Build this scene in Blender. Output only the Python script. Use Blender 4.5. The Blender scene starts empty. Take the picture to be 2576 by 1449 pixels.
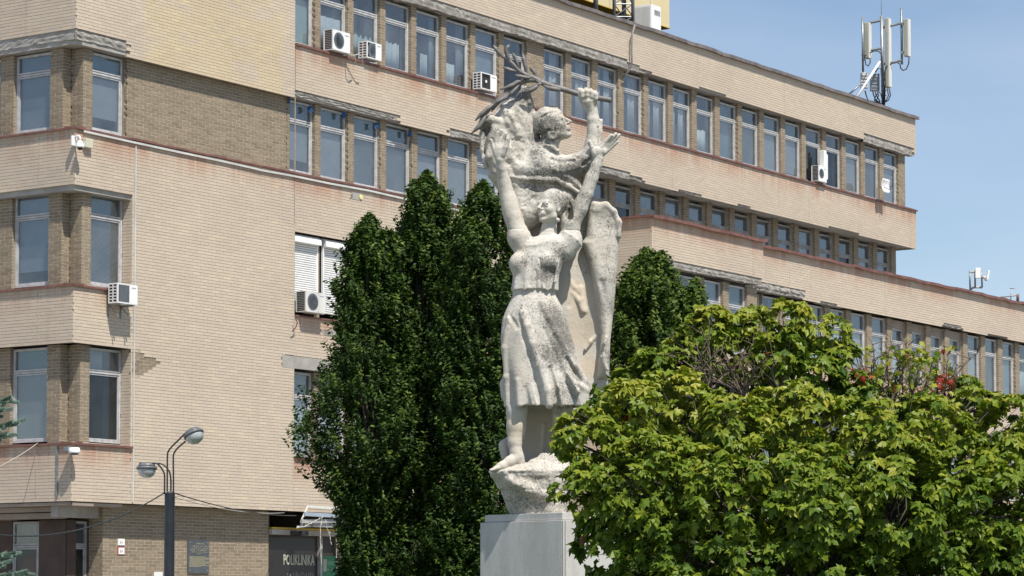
import bpy, bmesh, math, random, numpy as np
from mathutils import Vector, Matrix, Quaternion

# ---------------------------------------------------------------- camera
SC = bpy.context.scene
F = 6890.0; TAN = 0.065; TH = math.atan(TAN); HY = 1528.0; CY = HY - F*TAN; EYE = 1.6
cam = bpy.data.cameras.new('camera'); camo = bpy.data.objects.new('camera', cam)
SC.collection.objects.link(camo); SC.camera = camo
camo.location = (0, 0, EYE); camo.rotation_euler = (math.pi/2 + TH, 0, 0)
cam.sensor_width = 36; cam.lens = 36*F/2576; cam.shift_y = (CY - 724.5)/2576
cam.clip_start = 0.5; cam.clip_end = 6000

# ---------------------------------------------------------------- frame of the building (yaw from the vanishing point)
U = Vector((4731, F*math.cos(TH) + 448*math.sin(TH), 0)).normalized()
N = Vector((U.y, -U.x, 0))
YAW = math.atan2(U.y, U.x)
def ray(x, y):
    v = -(y - CY)
    return Vector((x - 1288.0, F*math.cos(TH) - v*math.sin(TH), F*math.sin(TH) + v*math.cos(TH)))
_r = ray(185, 700); C0 = Vector((_r.x/_r.y*57.2, 57.2, 0))
def at(x, y, Y):                      # the point at ground distance Y seen in that direction
    r = ray(x, y); return Vector((0, 0, EYE)) + r*(Y/r.y)
def fac(x, y, d=0.0):                 # point on a plane parallel to the facade -> (s, z)
    r = ray(x, y); o = Vector((0, 0, EYE)); p0 = C0 + N*d
    p = o + r*((p0 - o).dot(N)/r.dot(N)); return (p - C0).dot(U), p.z

# ---------------------------------------------------------------- light
HS = (N*0.894 - U*0.447); HS.normalize()
SUN_EL = math.radians(59)
SUNV = Vector((HS.x*math.cos(SUN_EL), HS.y*math.cos(SUN_EL), math.sin(SUN_EL)))
sd = bpy.data.lights.new('sun', 'SUN'); sd.energy = 4.9; sd.angle = math.radians(0.53); sd.color = (1, 0.945, 0.86)
so = bpy.data.objects.new('sun', sd); SC.collection.objects.link(so)
so.rotation_euler = (-SUNV).to_track_quat('-Z', 'Y').to_euler(); so.location = (20, -20, 60)
W = bpy.data.worlds.new("World"); SC.world = W; W.use_nodes = True
nt = W.node_tree; nt.nodes.clear()
sky = nt.nodes.new('ShaderNodeTexSky'); sky.sky_type = 'NISHITA'; sky.sun_disc = False
sky.sun_elevation = SUN_EL; sky.sun_rotation = math.atan2(SUNV.x, SUNV.y)
sky.air_density = 1.0; sky.dust_density = 0.15; sky.ozone_density = 3.0
tc = nt.nodes.new('ShaderNodeTexCoord'); mp = nt.nodes.new('ShaderNodeMapping')
mp.inputs['Scale'].default_value = (3.0, 3.0, 12.0); mp.inputs['Rotation'].default_value = (0.0, 0.35, 0.3)
nz = nt.nodes.new('ShaderNodeTexNoise'); nz.inputs['Scale'].default_value = 1.3; nz.inputs['Detail'].default_value = 5; nz.inputs['Roughness'].default_value = .5
rp = nt.nodes.new('ShaderNodeValToRGB'); rp.color_ramp.elements[0].position = .38; rp.color_ramp.elements[1].position = .78
rp.color_ramp.elements[0].color = (0.08, 0.08, 0.08, 1); rp.color_ramp.elements[1].color = (0.46, 0.46, 0.46, 1)
mx = nt.nodes.new('ShaderNodeMix'); mx.data_type = 'RGBA'
bg = nt.nodes.new('ShaderNodeBackground'); bg.inputs['Strength'].default_value = 0.092
ow = nt.nodes.new('ShaderNodeOutputWorld')
nt.links.new(tc.outputs['Generated'], mp.inputs['Vector']); nt.links.new(mp.outputs[0], nz.inputs['Vector'])
nt.links.new(nz.outputs['Fac'], rp.inputs['Fac']); nt.links.new(rp.outputs['Color'], mx.inputs['Factor'])
nt.links.new(sky.outputs[0], mx.inputs['A']); mx.inputs['B'].default_value = (6.2, 6.9, 8.2, 1)
nt.links.new(mx.outputs['Result'], bg.inputs['Color']); nt.links.new(bg.outputs[0], ow.inputs['Surface'])
vs = SC.view_settings; vs.view_transform = 'Standard'; vs.look = 'None'; vs.gamma = 1; vs.use_curve_mapping = False
vs.exposure = 0.36
SC.cycles.max_bounces = 8; SC.cycles.transparent_max_bounces = 16
SC.cycles.sample_clamp_indirect = 6

# ---------------------------------------------------------------- helpers
rng = np.random.default_rng(7); random.seed(7)
COL = SC.collection
def tag(o, label=None, cat=None, group=None, kind=None):
    if label: o['label'] = label
    if cat: o['category'] = cat
    if group: o['group'] = group
    if kind: o['kind'] = kind
    return o
def empty(name, loc=(0, 0, 0), rz=0.0):
    o = bpy.data.objects.new(name, None); COL.objects.link(o); o.location = loc; o.rotation_euler = (0, 0, rz)
    o.empty_display_size = .3; return o
class Geo:
    """collects vertices and polygons, with a material slot and a random value per vertex"""
    def __init__(s): s.V = []; s.P = []; s.R = []; s.n = 0
    def add(s, V, polys, m=0, r=None):
        V = np.asarray(V, dtype=np.float64).reshape(-1, 3); s.V.append(V)
        s.R.append(np.full(len(V), .5) if r is None else (np.full(len(V), float(r)) if np.isscalar(r) else np.asarray(r)))
        if not isinstance(polys, np.ndarray):
            byk = {}
            for p in polys: byk.setdefault(len(p), []).append(p)
            for k, l in byk.items(): s.P.append((np.asarray(l, dtype=np.int64) + s.n, m))
        else: s.P.append((polys + s.n, m))
        s.n += len(V)
    def box(s, x0, x1, y0, y1, z0, z1, m=0, r=None):
        V = [(x0, y0, z0), (x1, y0, z0), (x1, y1, z0), (x0, y1, z0), (x0, y0, z1), (x1, y0, z1), (x1, y1, z1), (x0, y1, z1)]
        s.add(V, BOXF, m, r)
    def obox(s, c, ax, ay, az, m=0, r=None):      # centre and three half-axis vectors
        c, ax, ay, az = map(np.asarray, (c, ax, ay, az))
        V = [c + i*ax + j*ay + k*az for k in (-1, 1) for (i, j) in ((-1, -1), (1, -1), (1, 1), (-1, 1))]
        s.add(V, BOXF, m, r)
    def tube(s, pts, rad, k=8, m=0, r=None, cap=True):
        pts = [Vector(p) for p in pts]; n = len(pts)
        rads = [rad]*n if np.isscalar(rad) else list(rad)
        V = []; up = Vector((0, 0, 1)); prev = None
        for i, p in enumerate(pts):
            t = (pts[min(i+1, n-1)] - pts[max(i-1, 0)])
            t = t.normalized() if t.length > 1e-9 else Vector((0, 0, 1))
            if prev is None: a = t.orthogonal().normalized()
            else:
                a = prev - t*prev.dot(t); a = a.normalized() if a.length > 1e-6 else t.orthogonal().normalized()
            prev = a; b = t.cross(a)
            for j in range(k):
                q = 2*math.pi*j/k; V.append(p + (a*math.cos(q) + b*math.sin(q))*rads[i])
        Fs = [(i*k + j, i*k + (j+1) % k, (i+1)*k + (j+1) % k, (i+1)*k + j) for i in range(n-1) for j in range(k)]
        if cap: Fs += [tuple(range(k))[::-1], tuple((n-1)*k + j for j in range(k))]
        s.add([tuple(v) for v in V], Fs, m, r)
    def lathe(s, prof, c=(0, 0, 0), k=20, m=0, axis='z', r=None):
        V = []
        for (rr, h) in prof:
            for j in range(k):
                q = 2*math.pi*j/k; a, b = rr*math.cos(q), rr*math.sin(q)
                V.append((c[0]+a, c[1]+b, c[2]+h) if axis == 'z' else (c[0]+a, c[1]+h, c[2]+b))
        n = len(prof)
        Fs = [(i*k + j, i*k + (j+1) % k, (i+1)*k + (j+1) % k, (i+1)*k + j) for i in range(n-1) for j in range(k)]
        Fs += [tuple(range(k))[::-1], tuple((n-1)*k + j for j in range(k))]
        s.add(V, Fs, m, r)
    def mesh(s, name, mats, smooth=False):
        me = bpy.data.meshes.new(name)
        V = np.concatenate(s.V); me.vertices.add(len(V)); me.vertices.foreach_set('co', V.ravel())
        tot = sum(p.shape[0] for p, _ in s.P); idx = np.concatenate([p.ravel() for p, _ in s.P])
        ks = np.concatenate([np.full(p.shape[0], p.shape[1]) for p, _ in s.P])
        me.loops.add(len(idx)); me.loops.foreach_set('vertex_index', idx)
        me.polygons.add(tot); me.polygons.foreach_set('loop_start', np.concatenate([[0], np.cumsum(ks)[:-1]]))
        me.polygons.foreach_set('loop_total', ks)
        me.polygons.foreach_set('material_index', np.concatenate([np.full(p.shape[0], m) for p, m in s.P]))
        me.polygons.foreach_set('use_smooth', np.full(tot, smooth))
        a = me.attributes.new('rnd', 'FLOAT', 'POINT'); a.data.foreach_set('value', np.concatenate(s.R))
        for m in (mats if isinstance(mats, (list, tuple)) else [mats]): me.materials.append(m)
        me.update(calc_edges=True); me.validate(); return me
    def obj(s, name, mats, parent=None, smooth=False, bevel=0):
        o = bpy.data.objects.new(name, s.mesh(name, mats, smooth)); COL.objects.link(o)
        if parent is not None: o.parent = parent
        if bevel:
            b = o.modifiers.new('bevel', 'BEVEL'); b.width = bevel; b.segments = 2; b.limit_method = 'ANGLE'
        return o
BOXF = np.array([(0, 3, 2, 1), (4, 5, 6, 7), (0, 1, 5, 4), (1, 2, 6, 5), (2, 3, 7, 6), (3, 0, 4, 7)])

# ---------------------------------------------------------------- materials
def mat(name, col, rough=.7, metal=0.0, spec=.5):
    m = bpy.data.materials.new(name); m.use_nodes = True; b = m.node_tree.nodes['Principled BSDF']
    b.inputs['Base Color'].default_value = (*col, 1); b.inputs['Roughness'].default_value = rough
    b.inputs['Metallic'].default_value = metal; b.inputs['Specular IOR Level'].default_value = spec; return m
class NT:
    def __init__(s, m): s.t = m.node_tree; s.b = s.t.nodes['Principled BSDF']
    def n(s, ty, **k):
        o = s.t.nodes.new(ty)
        for a, v in k.items(): setattr(o, a, v)
        return o
    def l(s, a, b): s.t.links.new(a, b)
    def noise(s, vec, scale, detail=3, rough=.55):
        o = s.n('ShaderNodeTexNoise'); o.inputs['Scale'].default_value = scale; o.inputs['Detail'].default_value = detail
        o.inputs['Roughness'].default_value = rough
        if vec is not None: s.l(vec, o.inputs['Vector'])
        return o.outputs['Fac']
    def rng(s, v, a, b, c=0, d=1, smooth=True):
        o = s.n('ShaderNodeMapRange', interpolation_type='SMOOTHSTEP' if smooth else 'LINEAR')
        for i, x in zip(('From Min', 'From Max', 'To Min', 'To Max'), (a, b, c, d)): o.inputs[i].default_value = x
        s.l(v, o.inputs['Value']); return o.outputs[0]
    def math(s, op, a, b=None, c=None):
        o = s.n('ShaderNodeMath', operation=op)
        for i, x in enumerate((a, b, c)):
            if x is None: continue
            if isinstance(x, (int, float)): o.inputs[i].default_value = x
            else: s.l(x, o.inputs[i])
        return o.outputs[0]
    def mix(s, f, a, b, blend='MIX'):
        o = s.n('ShaderNodeMix', data_type='RGBA', blend_type=blend)
        for nm, x in (('Factor', f), ('A', a), ('B', b)):
            if isinstance(x, (int, float)): o.inputs[nm].default_value = x
            elif isinstance(x, tuple): o.inputs[nm].default_value = (*x, 1)
            else: s.l(x, o.inputs[nm])
        return o.outputs['Result']
    def bump(s, h, strength=.5, dist=.01):
        o = s.n('ShaderNodeBump'); o.inputs['Strength'].default_value = strength; o.inputs['Distance'].default_value = dist
        s.l(h, o.inputs['Height']); s.l(o.outputs[0], s.b.inputs['Normal'])
    def bco(s):                         # building coordinates: x along the facade, z up
        g = s.n('ShaderNodeNewGeometry'); v = s.n('ShaderNodeVectorMath', operation='SUBTRACT')
        v.inputs[1].default_value = C0; s.l(g.outputs['Position'], v.inputs[0])
        r = s.n('ShaderNodeVectorRotate', rotation_type='Z_AXIS'); r.inputs['Angle'].default_value = -YAW
        s.l(v.outputs[0], r.inputs['Vector']); return r.outputs[0]
    def rnd(s):
        a = s.n('ShaderNodeAttribute', attribute_name='rnd'); return a.outputs['Fac']
    def sep(s, v):
        o = s.n('ShaderNodeSeparateXYZ'); s.l(v, o.inputs[0]); return o.outputs
    def vmul(s, v, k):
        o = s.n('ShaderNodeVectorMath', operation='MULTIPLY'); s.l(v, o.inputs[0]); o.inputs[1].default_value = k; return o.outputs[0]

def noisy(name, c1, c2, scale=3.0, rough=.8, bump=0.0, bdist=.01, metal=0.0, streak=False):
    m = mat(name, c1, rough, metal); t = NT(m); g = t.n('ShaderNodeNewGeometry').outputs['Position']
    if streak: g = t.vmul(g, (1, 1, .12))
    f = t.rng(t.noise(g, scale, 6, .65), .3, .7)
    t.l(t.mix(f, c1, c2), t.b.inputs['Base Color'])
    if bump: t.bump(t.noise(g, scale*9, 5, .7), bump, bdist)
    return m

def brick_mat(name, ramp, stain=True, warm=False):
    m = mat(name, (.4, .35, .28), .82); t = NT(m); co = t.bco(); X, Y, Z = t.sep(co)
    r = t.n('ShaderNodeValToRGB'); r.color_ramp.interpolation = 'LINEAR'
    while len(r.color_ramp.elements) < len(ramp): r.color_ramp.elements.new(.5)
    for e, (p, c) in zip(r.color_ramp.elements, ramp): e.position = p; e.color = (*c, 1)
    t.l(t.rnd(), r.inputs['Fac']); col = r.outputs['Color']
    # broad weathering, in patches a metre or two across and stretched along the courses
    big = t.noise(t.vmul(co, (.35, .35, .8)), 1.0, 4, .6)
    col = t.mix(t.rng(big, .35, .7, 0, .55), col, t.mix(1.0, col, (.86, .84, .86), 'MULTIPLY'))
    fine = t.noise(co, 30, 3, .6); col = t.mix(t.rng(fine, .35, .65, 0, .25), col, t.mix(1.0, col, (.8, .78, .76), 'MULTIPLY'))
    if warm:    # the yellower run of bricks on the upper wing
        a = t.math('MULTIPLY', t.rng(X, 2.0, 2.3), t.rng(X, 6.7, 7.1, 1, 0)); a = t.math('MULTIPLY', a, t.rng(Z, 13.4, 13.5))
        b = t.noise(t.vmul(co, (.8, .8, 1.6)), 1.0, 3); b = t.math('MULTIPLY', t.rng(b, .36, .5), a)
        col = t.mix(t.math('MULTIPLY', b, .8), col, t.mix(1.0, col, (1.05, 1.02, .84), 'MULTIPLY'))
    if stain:   # rust and dirt washed down from the sill flashings
        st = None
        plain = t.math('MULTIPLY', t.rng(X, 1.8, 2.0), t.rng(X, 7.28, 7.36, 1, 0)); wing = t.rng(X, 7.28, 7.36, 0, 1)
        for z0 in (5.02, 8.36, 11.66, 14.72):
            q = t.math('MULTIPLY', t.rng(Z, z0 - .95, z0 - .02, 0, 1), t.rng(Z, z0, z0 + .02, 1, 0))
            if z0 < 9: q = t.math('MULTIPLY', q, t.math('SUBTRACT', 1.0, plain))
            if z0 > 14: q = t.math('MULTIPLY', q, wing)
            st = q if st is None else t.math('MAXIMUM', st, q)
        sn = t.math('ADD', t.math('MULTIPLY', t.noise(t.vmul(co, (.55, .55, .2)), 1.0, 3, .6), .6), t.math('MULTIPLY', t.noise(t.vmul(co, (5, 5, .12)), 1.0, 4, .7), .4))
        st = t.math('MULTIPLY', t.math('MULTIPLY', st, st), t.rng(sn, .41, .58, .06, 1))
        col = t.mix(t.math('MULTIPLY', st, .88), col, t.mix(1.0, col, (.80, .52, .44), 'MULTIPLY'))
        dk = t.noise(t.vmul(co, (2.2, 2.2, .1)), 1.0, 4, .7)
        col = t.mix(t.rng(dk, .58, .78, 0, .35), col, t.mix(1.0, col, (.72, .66, .62), 'MULTIPLY'))
    t.l(col, t.b.inputs['Base Color']); t.bump(t.noise(co, 90, 4, .7), .2, .002)
    return m
CREAM = [(0.0, (.52, .44, .345)), (.35, (.545, .458, .360)), (.7, (.555, .468, .368)), (.93, (.565, .48, .37)), (1.0, (.60, .51, .375))]
BROWN = [(0.0, (.205, .162, .110)), (.3, (.235, .187, .128)), (.7, (.255, .204, .140)), (1.0, (.285, .23, .16))]
M = {}
M['cream'] = brick_mat('cream_brick', CREAM, warm=True)
M['brown'] = brick_mat('brown_brick', BROWN, stain=False)
M['mortar_dark'] = noisy('cream_joint', (.31, .26, .20), (.50, .425, .33), 8, .9)
M['mortar_light'] = noisy('brown_joint', (.36, .30, .22), (.50, .43, .33), 6, .9)
M['concrete'] = noisy('bare_concrete', (.30, .28, .25), (.40, .385, .355), 2.2, .9, .6, .02)
M['concrete_raw'] = noisy('broken_concrete', (.22, .20, .175), (.43, .41, .375), 5.0, .95, .9, .03)
M['soffit'] = noisy('soffit_concrete', (.26, .21, .17), (.34, .29, .24), 1.2, .9)
M['flash'] = noisy('rusty_flashing', (.115, .045, .035), (.19, .09, .07), 4, .55)
M['coping'] = noisy('grey_coping', (.10, .085, .08), (.20, .17, .16), 3, .55)
M['frame'] = noisy('window_frame_grey', (.38, .38, .38), (.54, .54, .54), 7, .45)
M['framedk'] = noisy('darker_frame', (.24, .235, .225), (.40, .40, .39), 5, .6)
M['white'] = noisy('white_enamel', (.74, .74, .72), (.80, .80, .79), 3, .4)
M['offwhite'] = noisy('aged_white', (.55, .54, .50), (.70, .69, .66), 3, .5, streak=True)
M['black'] = mat('black_plastic', (.02, .02, .022), .5)
M['dark'] = mat('dark_interior', (.05, .05, .052), .9)
M['steel'] = noisy('galvanised_steel', (.20, .215, .23), (.32, .335, .35), 8, .45, metal=.6)
M['cable'] = mat('black_cable', (.025, .03, .035), .6)
M['pale_cable'] = mat('pale_cable', (.45, .43, .38), .6)
M['trunk_white'] = noisy('white_trunking', (.46, .455, .43), (.60, .59, .565), 1.5, .5)
M['roofing'] = noisy('roof_felt', (.12, .12, .12), (.2, .2, .19), 1, .9)
M['yellow'] = noisy('yellow_render', (.62, .52, .30), (.66, .56, .34), 1, .8)
M['ochre'] = noisy('ochre_fascia', (.50, .33, .03), (.56, .38, .05), 2, .6)

def glass_mat(name, tint, gloss, rough=.02, dirt=.10, dcol=(.35, .38, .42)):
    m = bpy.data.materials.new(name); m.use_nodes = True; t = m.node_tree; t.nodes.clear()
    o = t.nodes.new('ShaderNodeOutputMaterial'); tr = t.nodes.new('ShaderNodeBsdfTransparent'); tr.inputs['Color'].default_value = (*tint, 1)
    gl = t.nodes.new('ShaderNodeBsdfGlossy'); gl.inputs['Roughness'].default_value = rough; gl.inputs['Color'].default_value = (.84, .86, .88, 1)
    fr = t.nodes.new('ShaderNodeLayerWeight'); fr.inputs['Blend'].default_value = .28
    ad = t.nodes.new('ShaderNodeMath'); ad.operation = 'ADD'; ad.inputs[1].default_value = gloss; ad.use_clamp = True
    m1 = t.nodes.new('ShaderNodeMixShader'); df = t.nodes.new('ShaderNodeBsdfDiffuse'); df.inputs['Color'].default_value = (*dcol, 1)
    m2 = t.nodes.new('ShaderNodeMixShader'); ge = t.nodes.new('ShaderNodeNewGeometry'); no = t.nodes.new('ShaderNodeTexNoise')
    no.inputs['Scale'].default_value = 1.4; no.inputs['Detail'].default_value = 5
    mr = t.nodes.new('ShaderNodeMapRange'); mr.inputs['From Min'].default_value = .35; mr.inputs['From Max'].default_value = .75
    mr.inputs['To Min'].default_value = dirt*.4; mr.inputs['To Max'].default_value = dirt*1.6
    bp = t.nodes.new('ShaderNodeBump'); bp.inputs['Strength'].default_value = .05; bp.inputs['Distance'].default_value = .02
    n2 = t.nodes.new('ShaderNodeTexNoise'); n2.inputs['Scale'].default_value = .8
    L = t.links.new; pw = t.nodes.new('ShaderNodeMath'); pw.operation = 'POWER'; pw.inputs[1].default_value = 2.5
    L(ge.outputs['Position'], no.inputs['Vector']); L(ge.outputs['Position'], n2.inputs['Vector']); L(n2.outputs['Fac'], bp.inputs['Height']); L(bp.outputs[0], gl.inputs['Normal'])
    L(no.outputs['Fac'], mr.inputs['Value']); L(fr.outputs['Facing'], pw.inputs[0]); L(pw.outputs[0], ad.inputs[0]); L(ad.outputs[0], m1.inputs['Fac'])
    L(tr.outputs[0], m1.inputs[1]); L(gl.outputs[0], m1.inputs[2]); L(mr.outputs[0], m2.inputs['Fac']); L(m1.outputs[0], m2.inputs[1]); L(df.outputs[0], m2.inputs[2])
    L(m2.outputs[0], o.inputs['Surface']); return m
M['glass'] = glass_mat('window_glass', (.84, .87, .88), .10)
M['glass_dark'] = glass_mat('tinted_glass', (.55, .62, .66), .04, dirt=.03)
M['blind'] = {k: noisy('blind_'+k, a, b, 2.0, .8) for k, (a, b) in dict(
    grey=((.33, .345, .365), (.39, .405, .42)), pale=((.50, .54, .56), (.60, .63, .64)), dark=((.10, .105, .11), (.13, .135, .14)),
    blue=((.28, .325, .37), (.34, .385, .43)), white=((.62, .66, .66), (.74, .77, .77)), green=((.40, .50, .48), (.50, .58, .56)),
    brownish=((.10, .075, .065), (.14, .11, .10)), red=((.50, .05, .08), (.58, .08, .10)), teal=((.16, .25, .28), (.20, .30, .33))).items()}

# ================================================================ THE SETTING: ground
g = Geo()
g.add([(-3000, -3000, 0), (3000, -3000, 0), (3000, 3000, 0), (-3000, 3000, 0)], [(0, 1, 2, 3)])
gm = noisy('paving', (.20, .19, .17), (.28, .265, .24), .6, .9, .4, .01)
tag(g.obj('ground', gm), 'grey paved square stretching in front of the building', kind='structure')
g = Geo()
g.add([(-6, 24, .004), (26, 24, .004), (26, 52, .004), (-6, 52, .004)], [(0, 1, 2, 3)])
tag(g.obj('lawn', noisy('lawn_green', (.03, .06, .015), (.06, .10, .03), 3, .95)), 'mown lawn round the monument', kind='structure')

# ================================================================ the clinic building
CRS, BL, JT = .0695, .260, .009
class Face:
    def __init__(s, O, T, Nn): s.O, s.T, s.N = (np.array(v, float) for v in (O, T, Nn)); s.flip = np.cross(s.T, s.N)[2] < 0
    def P(s, t, n, z): return s.O + s.T*t + s.N*n + np.array((0, 0, z))
    def box(s, geo, t0, t1, n0, n1, z0, z1, m=0, r=None):
        V = [s.P(t, n, z) for z in (z0, z1) for (t, n) in ((t0, n0), (t1, n0), (t1, n1), (t0, n1))]
        geo.add(V, BOXF[:, ::-1] if s.flip else BOXF, m, r)
FRONT = Face((0, 0, 0), (1, 0, 0), (0, -1, 0))       # t = s along the long facade, n = out of it
LEFT = Face((0, 0, 0), (0, 1, 0), (-1, 0, 0))        # the face round the corner, t goes back from the corner

class Wall:
    """the bricks of one building: kept as rows of numbers, the nearest 300 become objects of their own"""
    def __init__(s): s.rows = []; s.mort = [Geo()]
    def bricks(s, f, t0, t1, n, z0, z1, kind=0, keep=None, dep=.05, mort=True, length=BL):
        zs = np.arange(math.ceil((z1 - z0)/CRS - 1e-6))
        for i in zs.astype(int):
            za, zb = z0 + i*CRS, min(z0 + (i+1)*CRS - (JT if kind == 0 else .013), z1 - .002)
            if zb - za < .012: continue
            gi = int(round((za)/CRS)); off = (gi % 2)*length/2 + (gi*37 % 5)*.006
            k0 = math.floor((t0 - off)/length); k1 = math.ceil((t1 - off)/length)
            a = off + np.arange(k0, k1)*length; b = a + length - (JT*.75 if kind == 0 else .016)
            a = np.maximum(a, t0); b = np.minimum(b, t1); ok = (b - a) > .02
            if keep is not None: ok &= np.array([keep((x+y)/2, (za+zb)/2) for x, y in zip(a, b)])
            a, b = a[ok], b[ok]
            if not len(a): continue
            j = np.clip(rng.normal(0, .0010, len(a)), -.0016, .0024); r = rng.random(len(a))
            for x, y, jj, rr in zip(a, b, j, r): s.rows.append((f, x, y, n - dep, n + jj, za, zb, kind, rr, (y - x) > length - .02))
            if mort:    # the bed and cross joints, set back behind the brick faces
                st = np.where(np.diff(a) > length*1.3)[0] + 1
                for grp in np.split(np.arange(len(a)), st):
                    f.box(s.mort[0], a[grp[0]] + .001, b[grp[-1]] - .001, n - dep + .001, n - (.006 if kind == 0 else .003), za + .001, min(za + CRS - .001, z1 - .003), 2 if kind == 0 else 3)
    def build(s, parent, near, cfilter):
        R = s.rows
        def camdist(r):
            p = r[0].P((r[1]+r[2])/2, r[4], (r[5]+r[6])/2); w = parent.matrix_basis @ Vector(p); return (w - Vector((0, 0, EYE))).length
        cand = sorted([(camdist(r), i) for i, r in enumerate(R) if r[9] and cfilter(r)])[:near]
        sel = set(i for _, i in cand)
        G = Geo(); rest = [r for i, r in enumerate(R) if i not in sel]
        for kind in (0, 1):
            rr = [r for r in rest if r[7] == kind]
            if not rr: continue
            O = np.array([r[0].O for r in rr]); T = np.array([r[0].T for r in rr]); Nn = np.array([r[0].N for r in rr])
            D = np.array([r[1:7] for r in rr]); V = []
            for z in (4, 5):
                for t, n in ((0, 2), (1, 2), (1, 3), (0, 3)):
                    V.append(O + T*D[:, t:t+1] + Nn*D[:, n:n+1] + np.stack([0*D[:, 0], 0*D[:, 0], D[:, z]], 1))
            V = np.stack(V, 1).reshape(-1, 3)
            fa = np.array([(0, 3, 2, 1), (4, 5, 6, 7), (1, 2, 6, 5), (2, 3, 7, 6), (3, 0, 4, 7)])
            fl = np.array([r[0].flip for r in rr])
            P = (np.where(fl[:, None, None], fa[None, :, ::-1], fa[None]) + (np.arange(len(rr))*8)[:, None, None]).reshape(-1, 4)
            G.add(V, P, kind, np.repeat([r[8] for r in rr], 8))
        ms = s.mort[0]
        if ms.V: 
            for p, m in ms.P: pass
            G.V += ms.V; G.R += ms.R; G.P += [(p + G.n, m) for p, m in ms.P]; G.n += ms.n
        o = G.obj('brickwork', [M['cream'], M['brown'], M['mortar_dark'], M['mortar_light']], parent); o['kind'] = 'stuff'
        meshes = {}
        for i in sorted(sel):
            f, t0, t1, n0, n1, z0, z1, kind, rr, _ = R[i]; key = (kind, int(rr*9), id(f))
            if key not in meshes:
                b = Geo(); L_ = t1 - t0; H = z1 - z0; e = .003
                f0 = Face((0, 0, 0), f.T, f.N); f0.box(b, 0, L_, -.05, -e, 0, H, 0, (int(rr*9)+.5)/9)
                V = [f0.P(t, n, z) for (t, z) in ((0, 0), (L_, 0), (L_, H), (0, H)) for n in (-e,)] + [f0.P(t, 0, z) for (t, z) in ((e, e), (L_-e, e), (L_-e, H-e), (e, H-e))]
                b.add(V, [(0, 1, 5, 4), (1, 2, 6, 5), (2, 3, 7, 6), (3, 0, 4, 7), (4, 5, 6, 7)], 0, (int(rr*9)+.5)/9)
                meshes[key] = b.mesh('brick', [M['cream'] if kind == 0 else M['brown']])
            o = bpy.data.objects.new('brick', meshes[key]); COL.objects.link(o); o.parent = parent
            o.location = f.P(t0, n1, z0)

def skip(*rects):
    """bricks fallen off: t0, t1, everything below z is missing"""
    def k(t, z):
        for a, b, zz in rects:
            if a <= t <= b and z < zz: return False
        return True
    return k

B = empty('clinic_building', C0, YAW)
tag(B, 'long four storey clinic with cream brick bands and brown brick piers', 'building')
WL = Wall(); ROOF = 17.86
core = Geo(); sof = Geo()
END = 40.02
def band(z0, z1, s0, s1, left=True):
    FRONT.box(core, s0 + .052, s1 - .052, -12, -.051, z0 + .002, z1 - .02)
SILLS = dict(a=5.06, b=8.40, c=11.72, d=14.77)
# slabs with their spandrels (solid), the brick skin goes on the outside
band(3.86, SILLS['a'], 0, END); band(7.19, SILLS['b'], 0, END); band(10.38, SILLS['c'], 0, END)
band(13.50, SILLS['d'], 0, END); band(16.60, ROOF, 0, END)
FRONT.box(core, 0.052, 7.31, -6, -.051, 14.70, 16.65)                    # blind upper part of the wing
FRONT.box(core, 1.85, 7.34, -1.2, -.051, 3.87, 11.70)                     # plain wall of the wing
core.obj('wall', M['concrete'], B)
inn = Geo()
for z0, z1 in ((5.0, 7.25), (8.3, 10.45), (11.6, 13.55), (14.6, 16.7)): FRONT.box(inn, 1.4, 39.4, -3.6, -3.4, z0, z1)
for z0, z1 in ((5.0, 7.25), (8.3, 10.45), (11.6, 13.55)): LEFT.box(inn, 1.4, 9, -1.9, -1.8, z0, z1)
FRONT.box(inn, 2.6, 39.4, -5.2, -5.0, 0, 3.9); LEFT.box(inn, 2.2, 9, -2.3, -2.2, 0, 3.9); FRONT.box(inn, .75, 2.6, -2.3, -2.2, 0, 3.9)
inn.obj('inner_wall', M['dark'], B)

K = WL.bricks
# ---- front face
K(FRONT, 0, 7.33, 0, 13.47, ROOF - .02, 0, skip((-1, 1.66, 13.83)))
K(FRONT, 0, 7.33, 0, 10.492, 11.68, 0)
K(FRONT, 0, 1.80, 0, 7.15, 8.36, 0)
K(FRONT, 0, 1.80, 0, 3.82, 5.02, 0)
K(FRONT, 1.80, 7.36, 0, 3.82, 10.493, 0, lambda t, z: not (7.13 < z < 7.42 and t > 6.92) and not (1.84 < t < 2.0 + max(0, .75 - abs(z-6.88)*2.6) and 6.55 < z < 7.16) and not (4.88 < t < 4.88 and z < 4))
K(FRONT, 1.80, 2.85, -.012, 6.52, 7.20, 1)                               # brown patch where the facing was renewed
K(FRONT, 7.36, 17.75, 0, 10.33, 11.68, 0)
K(FRONT, 7.36, 17.75, 0, 7.15, 8.36, 0, lambda t, z: not (z < 7.43 and t < 9.2) and not (8.35 < t < 9.0 and 7.98 < z < 8.15))
K(FRONT, 7.36, 17.75, 0, 3.82, 5.02, 0)
K(FRONT, 7.36, END, 0, 13.45, 14.73, 0, skip((7.3, 11.35, 13.66), (13.5, 22.0, 13.66), (22, 22.8, 13.58), (24.8, 26.1, 13.52), (28.03, 29.0, 13.52), (33.8, 36.0, 13.52)))
K(FRONT, 7.36, END, 0, 16.60, ROOF - .02, 0, skip((7, 22.1, 16.83), (22.1, 22.6, 16.76), (22.6, 23.2, 16.69), (36.3, 39.9, 16.78), (25.9, 27.5, 16.66)))
# ---- left face (round the corner)
for z0, z1, kp in ((13.47, ROOF - .02, skip((-1, 12, 13.83))), (10.50, 11.68, None), (7.15, 8.36, None), (3.82, 5.02, None)):
    K(LEFT, 0, 9, 0, z0, z1, 0, kp)
# ---- right end, seen only from the side

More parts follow.
